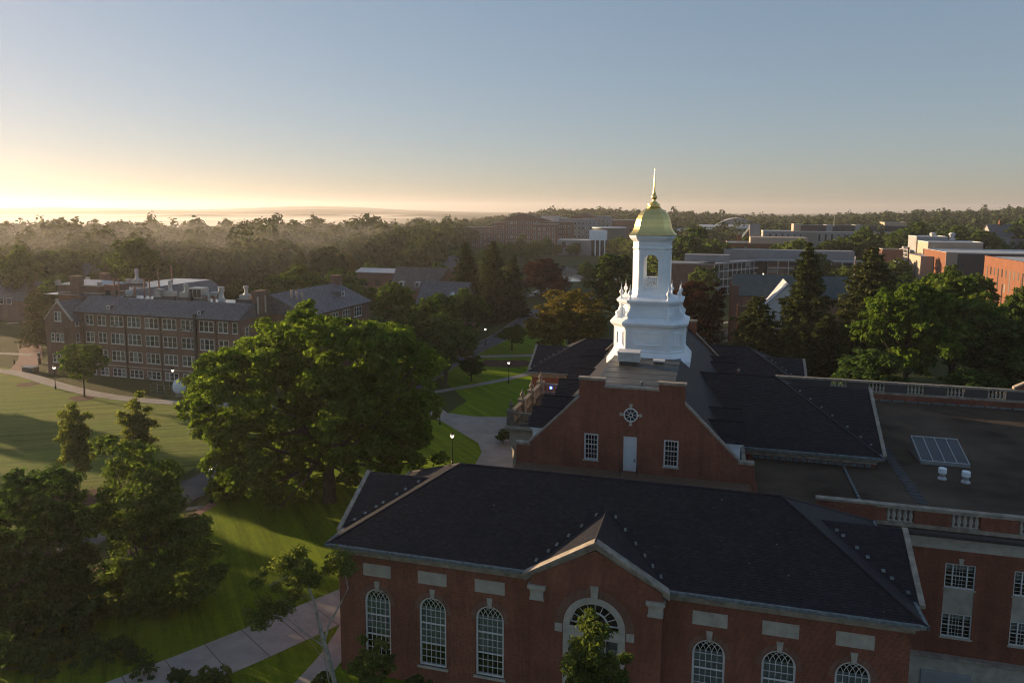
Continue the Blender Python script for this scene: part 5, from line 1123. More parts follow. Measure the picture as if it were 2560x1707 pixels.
# ------------------------------------------------------------------ trees
def spot(px,py,Y):
    """a point of the photograph put at distance Y"""
    d=_ri*((px-1280)/1830)+_u2*(-(py-745)/1830)+_fw; t=Y/d.y; return np.array([d.x*t,Y,34+d.z*t])
def leafquads(r,cent,rad,n,size,up=.35,shell=.72,aspect=.62,sub=14,sr=.36):
    """n leaves: every mass (cent, rad) carries sprays over its surface, every spray its leaves, with gaps between"""
    cent=np.asarray(cent,float); rad=np.asarray(rad,float)
    if rad.ndim==1: rad=np.repeat(rad[:,None],3,1)*np.array([1,1,.82])
    m=len(cent); d=r.normal(size=(m,sub,3)); d[...,2]+=up; d/=np.linalg.norm(d,axis=2)[...,None]
    C=(cent[:,None]+d*rad[:,None]*r.uniform(shell-.12,.98,(m,sub,1))).reshape(-1,3); D0=d.reshape(-1,3)
    S=np.repeat(rad,sub,0)*r.uniform(sr*.6,sr*1.25,(m*sub,1))*np.array([1,1,.62])
    p=S.prod(1)**(2/3); k=r.choice(len(C),n,p=p/p.sum())
    e=r.normal(size=(n,3)); e[:,2]+=.25; e/=np.linalg.norm(e,axis=1)[:,None]
    rr=r.random(n)**.45; stray=r.random(n)<.07; rr[stray]*=r.uniform(1.0,1.5,stray.sum())
    pos=C[k]+e*S[k]*rr[:,None]
    nn=e*.55+D0[k]*.35+r.normal(size=(n,3))*.5+np.array([0,0,.45]); nn/=np.linalg.norm(nn,axis=1)[:,None]
    a=np.cross(nn,r.normal(size=(n,3))); a/=np.linalg.norm(a,axis=1)[:,None]; b_=np.cross(nn,a)
    s=size*r.uniform(.6,1.35,n)[:,None]; a=a*s; b_=b_*s*aspect
    return np.stack([pos-a,pos+b_-a*.1,pos+a,pos-b_-a*.1],1)
def limbs(mb,base,ctr,cent,r0,n,seed,lean=(0,0)):
    rr=np.random.default_rng(seed); base=np.array(base,float); ctr=np.array(ctr,float)
    fork=base+(ctr-base)*.45; mid=base+(ctr-base)*.75
    j=np.array([rr.normal(0,.12),rr.normal(0,.12),0])*r0*3
    mb.tube([base-[0,0,.4],base+[0,0,.25],base+(fork-base)*.5+j,fork,mid,ctr],[r0*1.5,r0*1.12,r0*.95,r0*.85,r0*.5,r0*.2],8)
    cent=np.asarray(cent); idx=rr.permutation(len(cent))[:n]
    for i in idx:
        c=cent[i]; f=rr.uniform(.35,.95); s=base+(ctr-base)*f; q=s+(c-s)*.5+rr.normal(0,.25,3)*r0*1.5+np.array([0,0,-.04*np.linalg.norm(c-s)])
        w_=r0*(1-f*.75)*.5; mb.tube([s,q,c],[w_,w_*.6,w_*.2],5)
def ellclumps(r,K,H,cb,rx,lo=.42,hi=.8,cr=(.24,.4),ry=None,top=1.):
    """clump centres filling an egg-shaped crown"""
    ry=ry or rx; rz=(H-cb)/2; hc=cb+rz; out=[];rad=[]
    for _ in range(K):
        d=r.normal(size=3); d/=np.linalg.norm(d); f=r.uniform(lo,hi); q=r.uniform(*cr)
        tz=d[2]*f; sh=1-.25*max(0,tz)*top
        out.append([d[0]*rx*f*sh,d[1]*ry*f*sh,hc+d[2]*rz*f]); rad.append(q*min(rx,rz)*1.05)
    return np.array(out),np.array(rad)
def decid(seed,H,cb,rx,K,n,size,mat,r0,bark='bark',cr=(.24,.4),lo=.42,hi=.8,nl=14,shell=.72,sr=.36):
    r=np.random.default_rng(seed); c,ra=ellclumps(r,K,H,cb,rx,lo,hi,cr)
    cm=quads('crown',leafquads(r,c,ra,n,size,shell=shell,sr=sr),mat)
    mb=MB(); limbs(mb,(0,0,0),(0,0,cb+(H-cb)*.62),c,r0,nl,seed); return mb.mesh('trunk',bark),cm
def conifer(seed,H,rb,n_lev,mat,r0=.3,droop=.28,n_br=11,per=15,leaf=.42,power=.85,cb=.06,hang=.5):
    r=np.random.default_rng(seed); Q=[]; mb=MB(); mb.tube([(0,0,-.4),(0,0,H*.5),(0,0,H*.985)],[r0,r0*.55,.03],7)
    for L_ in range(n_lev):
        f=cb+(1-cb)*(L_+r.uniform(-.25,.25))/n_lev
        f=min(max(f,cb),.985); z=H*f; R_=rb*(1-f)**power*r.uniform(.82,1.12)+.12
        nb=max(4,int(n_br*(1-f*.55))); a0=r.uniform(0,6.28)
        for b_ in range(nb):
            a=a0+6.283*b_/nb+r.normal(0,.16); Rb=R_*r.uniform(.62,1.12); m_=max(3,int(per*Rb/rb*1.5)); s=r.random(m_)**.65
            x=s*Rb; zz=z-droop*x-droop*.10*x*x/max(Rb,.3)+.16*Rb*s**3
            lat=r.normal(0,.10,m_)*Rb*(1-s*.4)
            pos=np.stack([x*math.cos(a)-lat*math.sin(a),x*math.sin(a)+lat*math.cos(a),zz+r.normal(0,.05,m_)],1)
            d=np.stack([np.full(m_,math.cos(a)),np.full(m_,math.sin(a)),np.full(m_,-droop)],1)+r.normal(0,.38,(m_,3)); d/=np.linalg.norm(d,axis=1)[:,None]
            nn=np.array([0,0,1.])+r.normal(0,.45,(m_,3)); sd_=np.cross(d,nn); sd_/=np.linalg.norm(sd_,axis=1)[:,None]
            ln=leaf*r.uniform(.7,1.4,m_)[:,None]; wd_=ln*.42
            Q.append(np.stack([pos-d*ln*.6,pos+sd_*wd_,pos+d*ln,pos-sd_*wd_],1))
            hgk=r.random(m_)<hang; p2=pos[hgk]; k=len(p2)
            if k:
                dn=np.array([0,0,-1.])+r.normal(0,.25,(k,3)); s2=np.cross(dn,r.normal(size=(k,3))); s2/=np.linalg.norm(s2,axis=1)[:,None]; l2=leaf*r.uniform(.6,1.3,k)[:,None]
                Q.append(np.stack([p2,p2+dn*l2*.5+s2*l2*.3,p2+dn*l2*1.3,p2+dn*l2*.5-s2*l2*.3],1))
    return mb.mesh('trunk','bark'),quads('crown',np.concatenate(Q),mat)
def plant(name,meshes,loc,label,scale=1,rz=0,group=None,cat='tree'):
    e=empty(name,loc,rz,label,cat,group); e.scale=scale if hasattr(scale,'__len__') else (scale,)*3
    link('trunk',meshes[0],e); link('crown',meshes[1],e); return e
def lobetree(name,label,base,lobes,Y,n,size,mat,r0,seed,bark='bark',spread=1.,reps=2,nl=16,ctr=None,shell=.72,limbpx=(),cat='tree',squash=.85,sr=.36):
    """a tree whose masses of leaf stand where the photograph shows them, each with its own depth"""
    r=np.random.default_rng(seed); base=np.array(base,float); c=[];ra=[]
    for px,py,rp in lobes:
        for k in range(reps):
            dy=r.uniform(-1,1)*spread if reps>1 else r.uniform(-.5,.5)*spread; yy=Y+dy; q=spot(px+r.normal(0,rp*.18),py+r.normal(0,rp*.12),yy)-base
            if q[2]<.3: q[2]=.3+r.random()*.4
            c.append(q); ra.append(rp/1830*yy*r.uniform(.75,1.05))
    c=np.array(c); ra=np.array(ra); e=empty(name,base,0,label,cat)
    cm=quads('crown',leafquads(r,c,np.stack([ra,ra,ra*squash],1),n,size,shell=shell,sr=sr),mat); link('crown',cm,e)
    mb=MB(); ct=ctr if ctr is not None else c.mean(0)*np.array([1,1,1.1]); limbs(mb,(0,0,0),ct,c,r0,nl,seed)
    for pts,rr_ in limbpx: mb.tube([spot(x,y,Y+dy)-base for x,y,dy in pts],rr_,6)
    mb.build('trunk',bark,e); return e
# the great maple on the lawn
lobetree('maple_tree','huge spreading maple in the middle of the lawn left of the hall',(-21.3,82.4,0),
 [(820,850,95),(700,870,90),(760,805,60),(900,860,85),(980,870,70),(1040,940,75),(1062,885,45),(620,900,70),(560,930,70),(510,980,65),(478,1030,45),(600,1000,80),(700,980,90),(820,980,100),(930,980,95),(1020,1030,70),(1072,1010,42),(560,1080,65),(640,1090,80),(760,1080,95),(880,1090,85),(970,1090,70),(580,1160,58),(560,1215,46),(660,1180,75),(780,1160,80),(900,1150,60),(1000,1110,45),(690,1235,40),(615,1240,36),(1050,1085,36),(980,1165,34),(1040,1150,28),(690,1275,18),(875,1195,32),(1100,1150,20)],
 82.4,125000,.26,'leaf_maple',.75,11,spread=8.5,reps=3,nl=34,ctr=np.array([-.5,.5,11.]))
lobetree('maple_tree','dense dark tree in the bottom left corner',(-37.5,58,0),
 [(50,1225,70),(130,1240,80),(195,1300,55),(20,1330,90),(140,1360,95),(205,1400,60),(40,1450,100),(150,1480,95),(215,1500,55),(60,1570,95),(170,1580,75),(-40,1400,90),(-60,1520,90)],58,60000,.17,'leaf_dark',.4,12,spread=3.4,reps=3,nl=18)
lobetree('maple_tree','open golden green tree beside the dense one in the lower left',(-33.2,60.5,0),
 [(270,1110,31),(335,1130,47),(400,1180,53),(300,1190,42),(350,1240,59),(430,1260,59),(260,1290,47),(320,1330,59),(400,1340,65),(480,1330,53),(522,1380,40),(450,1400,59),(370,1430,59),(300,1440,47),(505,1450,45),(420,1490,53),(340,1520,53),(540,1430,26),(380,1290,53),(470,1480,35),(280,1240,31),(300,1560,47),(400,1545,47)],60.5,52000,.15,'leaf_olive',.36,13,spread=3.6,reps=3,nl=26,shell=.6,sr=.45,ctr=np.array([2.8,.5,8.5]))
lobetree('dark_shrubbery','dark low shrubs filling the bottom left corner under the trees',(-38,50.5,0),[(20,1650,70),(120,1670,60),(220,1650,55),(300,1680,45),(-60,1640,70),(360,1700,30)],50.5,9000,.16,'leaf_dark',.08,14,spread=1.6,reps=2,nl=8,cat='shrub')
lobetree('ash_tree','spindly pale barked tree leaning beside the path at the hall corner',(-12.1,46.6,0),
 [(740,1385,28),(712,1410,26),(765,1418,26),(850,1400,32),(862,1422,26),(640,1455,20),(660,1430,18),(700,1520,26),(670,1532,30),(640,1550,26),(735,1490,22),(618,1530,14),(785,1450,22),(742,1455,26),(820,1425,16),(690,1470,16),(655,1505,18)],46.6,10000,.11,'leaf_ash',.04,15,'bark_pale',spread=1.3,reps=3,nl=14,shell=.4,sr=.75,ctr=np.array([-1.6,.4,9.2]),
 limbpx=[([(858,1790,0),(838,1707,0),(818,1630,0),(802,1570,0),(785,1500,.2),(765,1455,.3),(745,1400,.4)],[.19,.165,.14,.115,.09,.06,.025]),([(806,1612,0),(760,1580,-.3),(718,1545,-.5),(680,1535,-.6)],[.08,.065,.045,.02]),([(812,1600,0),(822,1560,.3),(850,1510,.5),(870,1470,.5),(862,1430,.5)],[.08,.07,.06,.045,.02]),([(765,1460,.3),(720,1440,.3),(670,1465,.2)],[.05,.04,.02])])
lobetree('young_tree','slim sunlit young tree before the great arched window',(4.5,37.4,0),
 [(1478,1535,18),(1465,1562,28),(1492,1590,32),(1448,1612,32),(1482,1640,40),(1438,1660,40),(1520,1672,40),(1560,1648,18),(1482,1700,55),(1545,1690,26)],37.4,11000,.10,'leaf_ash',.10,16,spread=1.2,reps=3,nl=9,shell=.45,sr=.5,ctr=np.array([-.4,0,9.]))
lobetree('young_tree','small bushy tree hiding the foot of the first arched window',(-9.9,46.4,0),[(905,1600,16),(945,1615,22),(925,1645,34),(972,1665,32),(898,1672,32),(940,1705,42)],46.4,8000,.10,'leaf_ash',.08,17,spread=.9,reps=2,nl=6,cat='tree',shell=.5)
for px,py,Y,r_,lb,sd_ in((535,1690,49.2,24,'low bush beside the bottom of the concrete path',21),(812,1695,48.2,17,'small bush at the foot of the leaning ash',22),(1045,1700,45,20,'low bush under the second arched window',23),(448,1700,49.4,16,'dark round bush on the far edge of the concrete path',24),(495,1706,48.7,20,'leafy bush cut by the bottom edge near the path',25)):
    b=spot(px,py,Y); lobetree('bush',lb,(b[0],Y,0),[(px,py,r_),(px+r_,py+r_*.6,r_*.8),(px-r_,py+r_*.5,r_*.8)],Y,1300,.12,'leaf_ash' if sd_!=24 else 'leaf_dark',.04,sd_,spread=.5,reps=2,nl=4,cat='bush')
# prototypes
PD=[decid(31,14,3.2,6.2,34,20000,.25,'leaf_green',.3),decid(32,15,2.2,6.0,30,18000,.26,'leaf_dark',.32,cr=(.28,.42)),decid(33,12,2.6,5.6,40,20000,.22,'leaf_maple',.26,cr=(.2,.34)),decid(34,13,1.2,7.2,40,24000,.22,'leaf_yellow',.3,cr=(.24,.36)),decid(35,16,3.,5.2,30,17000,.27,'leaf_olive',.3)]
PCOP=decid(36,14,.8,6.2,36,20000,.24,'leaf_copper',.3)
PCOL=decid(37,12.8,1.4,2.25,90,24000,.13,'leaf_ash',.15,cr=(.2,.3),lo=.1,hi=.9,shell=.3,nl=26,sr=.75)
PSM=decid(38,10.8,2.2,4.1,26,8500,.24,'leaf_maple',.15,cr=(.24,.38),nl=12)
PCON=[conifer(41,26,6.8,34,'needle',.42,droop=.30,leaf=.62,hang=.9,power=.75,n_br=14,per=26),conifer(42,24,6.4,34,'needle',.4,droop=.2,leaf=.58,power=.62,n_br=15,per=24,hang=.7),conifer(43,24,5.2,26,'needle_pale',.36,droop=.12,leaf=.5,power=.8)]
PFAR=[decid(44,13,.2,6,30,5200,.44,'leaf_green',.25,nl=5,lo=.3,hi=.85),decid(45,14,.2,5.4,28,5000,.46,'leaf_dark',.25,nl=5,lo=.3,hi=.85),decid(46,12,.2,5.8,30,5000,.42,'leaf_olive',.25,nl=5,lo=.3,hi=.85)]
def T(kind,px,D,H,wd,lb,rz=None,base=14.,bw=12.4,name='tree',group=None):
    ms=kind; return plant(name,ms,at(px,D),lb,(wd/bw,wd/bw,H/base),random.uniform(0,6.28) if rz is None else rz,group)
plant('columnar_tree',PCOL,(-51.1,83,0),'narrow upright young tree on its mulch circle by the road',1,.4); plant('columnar_tree',PCOL,(-46.4,88,0),'narrow upright young tree half hidden behind the golden green one',(.98,.98,.99),2.1)
plant('young_tree',PSM,(-77.4,129.5,0),'small round tree on a mulch ring before the laboratory',(1.03,1.03,1),1.)
plant('round_tree',PD[1],(-126,140,0),'tree left of the picture whose shadow falls across the meadow',(1.1,1.1,1.0),.7); plant('round_tree',PD[0],(-104,112,0),'second tree left of the picture shading the near meadow',(1.,1.,.95),1.9)
# trees round the laboratory and behind the maple
T(PD[0],735,205,18,23,'broad bright tree rounding up behind the slate laboratory wing',name='round_tree')
T(PD[2],660,150,13,12,'dark tree pressed against the end wall of the laboratory',base=12,bw=11.2,name='round_tree')
T(PD[4],600,157,12.5,9,'tree behind the maple top hiding the laboratory corner',base=16,bw=10.4,name='round_tree')
T(PD[1],855,215,17,14,'dim round tree beside the brick chimney',base=15,bw=12,name='round_tree'); T(PD[0],905,200,14.5,11,'tree hiding the middle of the gothic hall',name='round_tree')
T(PD[2],985,178,16.5,13,'bright topped tree before the blue dormered roof',base=12,bw=11.2,name='round_tree'); T(PD[4],1010,160,14,15,'large tree with sunlit yellow top right of the maple',base=16,bw=10.4,name='round_tree')
T(PD[2],1095,168,15,13,'tree with gold flecked top beside the dark conifers',base=12,bw=11.2,name='round_tree'); T(PD[0],1165,182,14.5,13,'rounded green tree at the bend of the road',name='round_tree')
T(PD[1],1110,140,14.5,14,'dark tree over the road behind the maple right edge',base=15,bw=12,name='round_tree'); T(PD[1],960,140,14,14,'dark tree hidden behind the maple crown',base=15,bw=12,name='round_tree'); T(PD[0],1060,150,16,12,'tall tree between the maple and the road',name='round_tree')
T(PD[1],1178,143,5.6,5.4,'rounded bush beside the curving walk',base=15,bw=12,name='bush'); T(PD[0],1280,176,6.2,8.5,'leafy low tree on the lawn by the forecourt road',name='round_tree'); T(PD[1],1258,104,2.2,2.8,'clipped bush at the portico foot',base=15,bw=12,name='bush')
T(PCON[1],1163,216,25,13,'left dark conifer of the group by the road',base=24,bw=12.8,name='conifer'); T(PCON[1],1232,222,25,15,'middle dark conifer of the group by the road',base=24,bw=12.8,name='conifer'); T(PCON[0],1285,232,20,11,'right dark conifer of the group by the road',base=26,bw=13.6,name='conifer')
T(PCOP,1352,285,17,20,'reddish copper tree before the pond',name='copper_tree'); T(PCOP,1400,275,11,10,'thin dark tree over the bright water',name='copper_tree')
T(PD[3],1428,162,17.4,25,'round golden tree left of the white tower',base=13,bw=14.4,name='golden_tree'); T(PD[4],1545,205,24.5,17,'tall golden tree just behind the belfry',base=16,bw=10.4,name='golden_tree'); T(PD[0],1482,300,13,14,'green tree at the near edge of the pond',name='round_tree')
T(PCOP,1735,168,19.5,17,'dark copper beech right of the tower',name='copper_tree'); T(PCON[2],1800,180,12,6,'slim pointed evergreen beyond the copper beech',base=24,bw=10.4,name='conifer')
T(PD[4],1762,240,17.5,11,'feathery pale tree before the residence end wall',base=16,bw=10.4,name='round_tree')
# spruces and trees right of the hall
T(PCON[0],2022,150,28.2,17,'tall drooping spruce standing right of the tower',base=26,bw=13.6,name='spruce'); T(PCON[1],2180,163,26.5,20,'broad spruce right of the tallest one',base=24,bw=12.8,name='spruce'); T(PCON[1],1900,140,18,17,'lower spruce close behind the far roof ridge',base=24,bw=12.8,name='spruce')
T(PCON[0],1985,136,13,12,'low drooping spruce in the shade of the tall one',base=26,bw=13.6,name='spruce'); T(PCON[0],2080,138,15,14,'low dark spruce filling the gap between tall ones',base=26,bw=13.6,name='spruce'); T(PCON[1],2150,132,13,13,'squat spruce above the annex balustrade',base=24,bw=12.8,name='spruce')
T(PD[2],2285,124,22,20,'great sunlit tree behind the annex roof',base=12,bw=11.2,name='round_tree'); T(PD[0],2400,128,22.5,21,'wide shaded tree right of the great sunlit one',name='round_tree'); T(PD[1],2530,122,17.5,17,'dark tree at the right edge over the annex',base=15,bw=12,name='round_tree'); T(PD[1],2470,105,11.5,15,'dark low tree behind the annex balustrade end',base=15,bw=12,name='round_tree'); T(PD[1],2210,112,13.5,14,'deep shaded tree low behind the balustrade',base=15,bw=12,name='round_tree')
T(PD[0],2380,190,20,14,'tree in front of the dark block',name='round_tree'); T(PD[2],2330,182,19,11,'tree below the tan building',base=12,bw=11.2,name='round_tree'); T(PD[2],2450,205,17,12,'bright bush like tree left of the orange wall',base=12,bw=11.2,name='round_tree'); T(PD[0],2555,160,17.5,10,'tree touching the foot of the orange wall',name='round_tree')
# left edge and wood edge
T(PCON[2],75,176,17.5,10,'hazy pine left of the gabled end',base=24,bw=10.4,name='conifer'); T(PCON[2],232,218,19,8,'reddish spruce behind the penthouse',base=24,bw=10.4,name='conifer'); T(PCON[2],262,214,18.5,9,'second reddish spruce behind the penthouse',base=24,bw=10.4,name='conifer')
T(PD[4],335,232,27.5,17,'tall ragged pine towering behind the laboratory roof',base=16,bw=10.4,name='tall_pine'); T(PD[4],290,240,22,12,'leaning crown left of the ragged pine',base=16,bw=10.4,name='tall_pine'); T(PCON[1],752,262,19,10,'dark pointed fir over the broad bright tree',base=24,bw=12.8,name='conifer'); T(PD[3],862,330,15.5,14,'yellowish tree at the wood edge',base=13,bw=14.4,name='golden_tree'); T(PD[0],45,225,22,15,'hazy tree at the left edge above the slate roof',name='round_tree'); T(PD[1],130,205,16,16,'round dark tree behind the penthouse end',base=15,bw=12,name='round_tree')
T(PD[1],520,200,12,12,'tree behind the rear wing roofs',base=15,bw=12,name='round_tree'); T(PD[0],590,215,13,14,'green tree rising right of the rear wing',name='round_tree')
# trees between the far buildings
r=np.random.default_rng(77)
far=[(1665,335,22),(1720,330,25.5),(1790,338,25),(1830,350,20),(1960,372,22),(1990,350,25),(1940,330,18),(2080,400,22),(2110,380,19),(2140,380,26),(2160,400,25),(2250,420,26),(2280,410,27),(2310,430,26),(2340,400,23),(2380,430,27),(2420,420,26),(2460,410,28),(2500,440,27),(2540,430,28),(2235,300,16),(2150,300,14),(2120,290,15),(2060,300,16),(2030,330,19),(1870,300,9),(1700,300,13),(1300,520,16),(1330,500,14),(1350,520,15),(1365,540,15),(1395,548,9.5),(1425,546,10),(1440,550,12),(1455,585,11),(1505,560,13),(1540,525,17),(1570,510,17),(1590,480,19),(1620,470,21),(1240,470,15),(1280,490,14),(1318,470,13),(1420,575,10),(1260,400,16),(1225,380,15),(1200,360,14),(1160,400,15),(1130,390,14),(1085,400,13),(1050,360,12),(930,300,13),(1000,310,13),(1180,330,15),(1220,310,15),(1640,360,18),(1860,420,21),(2260,250,13),(2190,260,14),(2090,250,12),(1975,250,12),(1270,290,14),(1250,330,16),(1060,280,12),(1100,290,13),(1020,270,11),(1560,520,17),(1600,540,18),(1900,460,17),(2020,440,16),(2200,480,19)]
ANCH=[(0,1110,'left of the white porched house'),(1110,1235,'below the wood edge dormitory'),(1235,1420,'between the dormitories and the copper tree'),(1420,1600,'about the round hall and the portal'),(1600,1760,'left of the residence'),(1760,1930,'round the slab tower'),(1930,2090,'before the pale grey block'),(2090,2215,'right half of the grey block'),(2215,2330,'above the cream block'),(2330,2700,'over the dark fronted block')]
ORD=['first','second','third','fourth','fifth','sixth','seventh','eighth','ninth','tenth','eleventh','twelfth']
cnt={}
for px,D,H in sorted(far):
    k=int(r.integers(0,3)); q=[i for i,a_ in enumerate(ANCH) if a_[0]<=px<a_[1]][0]; cnt[q]=cnt.get(q,-1)+1
    plant('campus_tree',PFAR[k],at(px,D),ORD[cnt[q]]+' tree from the left in the far belt '+ANCH[q][2],(H*.075*r.uniform(.85,1.15),)*2+(H/13,),r.uniform(0,6.28),'trees between the far buildings')

# ------------------------------------------------------------------ far woods: nobody could count them
def wood(name,label,cells,seed,mat='leaf_forest'):
    r=np.random.default_rng(seed); Q=[]
    for px0,px1,d0,d1,step,m_,hh in cells:
        k0,k1=(px0-1280)/1830,(px1-1280)/1830
        area=(k1-k0)*(d1*d1-d0*d0)/2; n=int(area/step**2)
        D=np.sqrt(r.uniform(d0*d0,d1*d1,n)); kx=r.uniform(k0,k1,n); x=kx*D; y=D; z=hgt(x,y)
        H=hh*np.clip(r.normal(.9,.2,n),.5,1.4)*np.where(r.random(n)<.07,1.3,1); R_=hh*r.uniform(.2,.5,n)
        d=r.normal(size=(n,m_,3)); d[...,2]=np.abs(d[...,2])*.9-.25; d/=np.linalg.norm(d,axis=2)[...,None]
        lump=1+.22*np.sin(d[...,0]*5+r.uniform(0,6,n)[:,None])*np.cos(d[...,1]*5+r.uniform(0,6,n)[:,None])
        rad=np.stack([R_,R_,H*.42],1)[:,None,:]*lump[...,None]*r.uniform(.86,1.05,(n,m_,1))
        pos=np.stack([x,y,z+H*.58],1)[:,None,:]+d*rad
        pos=pos.reshape(-1,3); nn=d.reshape(-1,3)+r.normal(0,.28,(n*m_,3)); nn/=np.linalg.norm(nn,axis=1)[:,None]
        a=np.cross(nn,r.normal(size=nn.shape)); a/=np.linalg.norm(a,axis=1)[:,None]; b_=np.cross(nn,a)
        s=(np.repeat(R_,m_)*(2.6/math.sqrt(m_)))[:,None]*r.uniform(.7,1.3,(n*m_,1))
        Q.append(np.stack([pos-a*s,pos+b_*s*.8,pos+a*s,pos-b_*s*.8],1))
    o=link(name,quads(name,np.concatenate(Q),mat)); return tag(o,label,'wood',kind='stuff')
t=MATS['leaf_forest'].node_tree
mn=[n for n in t.nodes if n.type=='HUE_SAT'][0]; src=mn.inputs['Color'].links[0].from_socket
g=N(t,'ShaderNodeNewGeometry'); nz=noise(t,.055,3,.7,g.outputs['Position'])
L(t,mix(t,1,src,ramp(t,nz,[(.28,(.45,.55,.55)),(.45,(.85,1,.9)),(.6,(1.2,1.2,.95)),(.75,(1.6,1.4,.9))]),'MULTIPLY'),mn.inputs['Color'])
wood('woodland','broad hazy woodland filling the middle distance on the left',[(-260,420,236,420,8.2,240,17),(420,830,275,420,8.2,240,17),(830,1090,345,440,8.5,220,15),(-300,1130,420,620,9,130,18),(-320,1180,620,860,11,60,19)],51)
wood('woodland','wooded hills along the horizon behind the campus',[(1130,1330,730,900,11,60,17),(1330,1640,740,940,12,60,16),(1640,2800,560,900,12,70,17),(900,2800,860,1500,15,58,17),(-300,900,860,1200,17,40,17)],52)
wood('woodland','thicket on the rise behind the right hand buildings',[(2180,2750,440,560,9,110,19),(1900,2180,540,580,9,90,14)],53)

# ------------------------------------------------------------------ lamps, cars and small things
LM={'post':MB().lathe([(.16,0),(.16,.5),(.09,.6),(.07,.9),(.055,3.6),(.05,3.75)],n=8).mesh('post','black_iron'),'arm':MB().lathe([(.05,3.7),(.14,3.8),(.16,3.86)],n=8).mesh('cradle','black_iron'),'glow':MB().lathe([(.13,3.86),(.22,4.02),(.24,4.2)],n=10).mesh('lens','lamp_glow'),'hat':MB().lathe([(.26,4.2),(.27,4.25),(.16,4.42),(.05,4.5),(.03,4.62)],n=10).mesh('hood','black_iron')}
LM2=dict(LM); LM2['glow']=MB().lathe([(.12,3.86),(.2,4.05),(.22,4.3),(.12,4.55)],n=10).mesh('lens','frosted_glass'); LM2['hat']=MB().lathe([(.12,4.5),(.1,4.58),(.03,4.75)],n=8).mesh('hood','black_iron')
for x,y,lb,mm in((-86.4,135.6,'lit lamp post at the bend of the meadow path',LM),(-34.9,81.8,'lit lamp post on the lawn edge beside the near road',LM),(-7.9,94.7,'lit lamp post on the lawn just left of the forecourt',LM),(-11.4,113.3,'lamp post with white globe at the forecourt entry',LM2),(-.6,141.8,'lit lamp post by the walk left of the far wing',LM),(-6.7,182.4,'lit lamp post at the road bend below the conifers',LM),(-63.2,133.8,'lit lamp post beside the fuel tank',LM),(60,398,'tiny lit lamp on the far pond shore',LM),(96,150,'lit lamp post glimpsed below the tan building',LM)):
    e=empty('lamp_post',(x,y,0),0,lb,'lamp post','black lamp posts')
    for k_,me_ in mm.items(): link(me_.name.split('.')[0],me_,e)
e=empty('emergency_phone',(-104,158.3,0),0,'emergency phone pillar with a bluish light by the brick path','phone pillar'); MB().box(-.2,.2,-.2,.2,0,2.35).build('pillar','bark',e); MB().lathe([(.16,2.35),(.2,2.5),(.12,2.75)],n=10).build('lamp','frosted_glass',e); MB().box(-.14,.14,-.23,-.2,1.2,1.7).build('panel','metal_grey',e)
e=empty('bollard',(-109.1,157.6,0),0,'short brown bollard in the grass by the paths','bollard'); MB().lathe([(.14,0),(.14,.95),(.1,1.02)],n=10).build('post','bark',e); MB().lathe([(.15,.8),(.15,.86)],n=10).build('band','metal_grey',e)
e=empty('utility_box',(-100.8,150.4,0),RL,'low green utility box at the end of the laboratory','utility box'); MB().box(-1.4,1.4,-.8,.8,0,1.0).build('cabinet','slate_green',e); MB().box(-1.5,1.5,-.9,.9,1.0,1.1).build('lid','metal_grey',e)
e=empty('drain_cover',(-36.2,80.2,.03),.3,'square iron drain grate in the near road','drain'); MB().box(-.9,.9,-.5,.5,0,.02).build('plate','metal_dark',e)
def carmeshes(body,pick=False):
    b=MB(); pr=[(-2.2,.35),(-2.2,.85),(-1.2,.95),(-.6,1.45),(.9,1.48),(1.5,1.0),(2.2,.9),(2.25,.4)] if not pick else [(-2.7,.45),(-2.7,1.0),(-1.5,1.1),(-1.0,1.75),(.5,1.78),(.8,1.1),(2.7,1.1),(2.75,.5)]
    b.prism([(x,-.85,z) for x,z in pr],(0,1.7,0)); w_=MB().tube([(0,-.1,0),(0,.1,0)],.33,12).mesh('wheel','tyre')
    g=MB(); gp_=[(-1.12,.98),(-.62,1.4),(.85,1.42),(1.35,1.0)] if not pick else [(-1.42,1.15),(-1.0,1.68),(.42,1.7),(.6,1.15)]
    g.prism([(x,-.87,z) for x,z in gp_],(0,1.74,0)); return b.mesh('body',body),g.mesh('glazing','glass_dark'),w_
CM={k:carmeshes(k) for k in('car_white','car_dark','car_silver')}; CP=carmeshes('car_silver',True)
def car(ms,x,y,rz,lb,pick=False):
    e=empty('parked_car',(x,y,.03),rz,lb,'car','cars parked about the campus'); link('body',ms[0],e); link('glazing',ms[1],e)
    for sx in(-1,1):
        for sy in(-1,1): o=link('wheel',ms[2],e); o.location=(sx*(1.7 if pick else 1.35),sy*.78,.33)
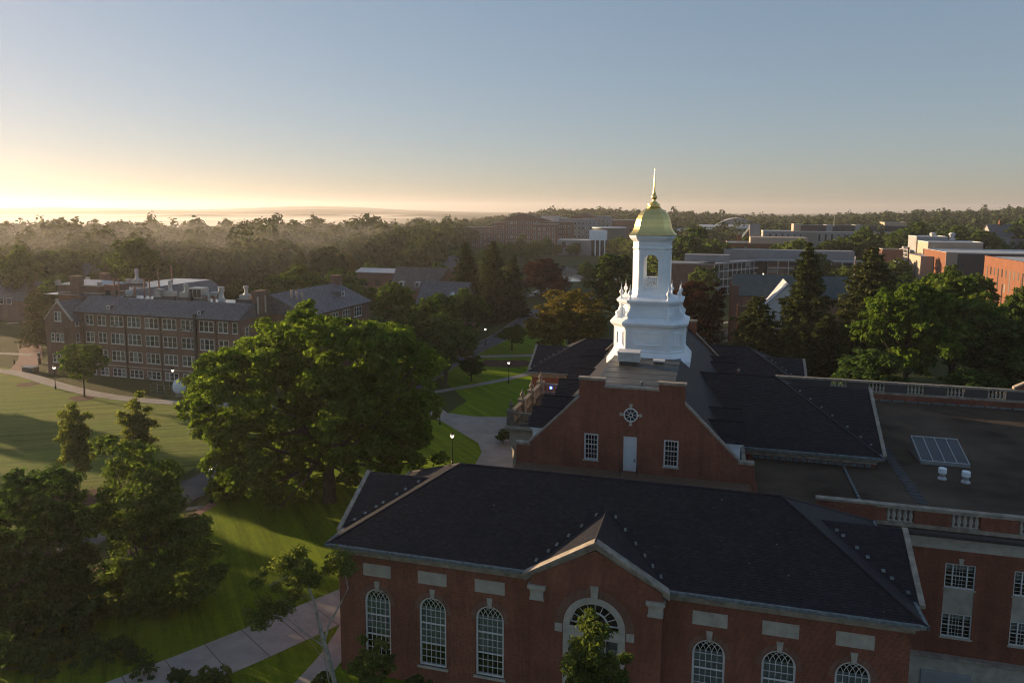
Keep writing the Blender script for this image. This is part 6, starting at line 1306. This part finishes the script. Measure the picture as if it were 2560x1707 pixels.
for px,D,rz,k,lb,pk in((1318,283,.2,None,'silver pickup parked below the copper tree',True),(1296,290,.3,'car_dark','dark car parked behind the silver pickup',False),(1345,296,.2,'car_white','white car parked right of the silver pickup',False),(1440,262,.3,'car_silver','silver car half hidden behind the golden tree',False),(2122,300,.4,'car_white','white car in the lot beyond the spruces',False),(1786,208,.9,'car_white','white car turning past the copper beech',False),(1003,330,.1,'car_white','white van like car at the far road left of the house',False),(1018,332,.1,'car_silver','pale car right of the far white one',False),(1365,300,.2,'car_silver','silver car right of the white one by the copper tree',False)):
    p=at(px,D); car(CP if pk else CM[k],p.x,p.y,rz,lb,pk)
for px,D,H,lb in((1062,345,9,'thin utility pole left of the porched house'),(638,185,12,'slim light mast behind the laboratory')):
    e=empty('utility_pole',at(px,D),0,lb,'pole'); MB().tube([(0,0,0),(0,0,H)],[.14,.1],6).build('shaft','bark',e); MB().box(-.9,.9,-.06,.06,H-.8,H-.65).build('crossarm','bark',e)

# ------------------------------------------------------------------ morning haze
hz=MB(); hz.box(-9000,9000,-900,9000,-45,110); mt=bpy.data.materials.new('haze'); mt.use_nodes=True; t=mt.node_tree; t.nodes.clear()
o_=N(t,'ShaderNodeOutputMaterial'); pv=N(t,'ShaderNodeVolumePrincipled'); pv.inputs['Color'].default_value=(.93,.92,.95,1); pv.inputs['Density'].default_value=HAZE; pv.inputs['Anisotropy'].default_value=.45
L(t,pv.outputs[0],o_.inputs['Volume']); MATS['haze']=mt
ho=hz.build('haze','haze'); tag(ho,'thin morning haze over the whole campus','haze',kind='stuff')

# mist lying in the valley beyond the woods on the left
vm=MB(); vm.box(-5200,-330,1150,5600,-44,6); mt=bpy.data.materials.new('valley_mist'); mt.use_nodes=True; t=mt.node_tree; t.nodes.clear()
o_=N(t,'ShaderNodeOutputMaterial'); pv=N(t,'ShaderNodeVolumePrincipled'); pv.inputs['Color'].default_value=(.95,.95,.97,1); pv.inputs['Density'].default_value=.0006; pv.inputs['Anisotropy'].default_value=.3
L(t,pv.outputs[0],o_.inputs['Volume']); MATS['valley_mist']=mt
wm=MB(); wm.box(-900,-70,250,1140,-6,23); m2=mt.copy(); m2.name='woodland_mist'; MATS['woodland_mist']=m2; m2.node_tree.nodes['Principled Volume'].inputs['Density'].default_value=.0006
tag(wm.build('woodland_mist','woodland_mist'),'thin warm mist hanging among the left woods','mist',kind='stuff')
tag(vm.build('valley_mist','valley_mist'),'pale mist lying in the valley beyond the left woods','mist',kind='stuff')
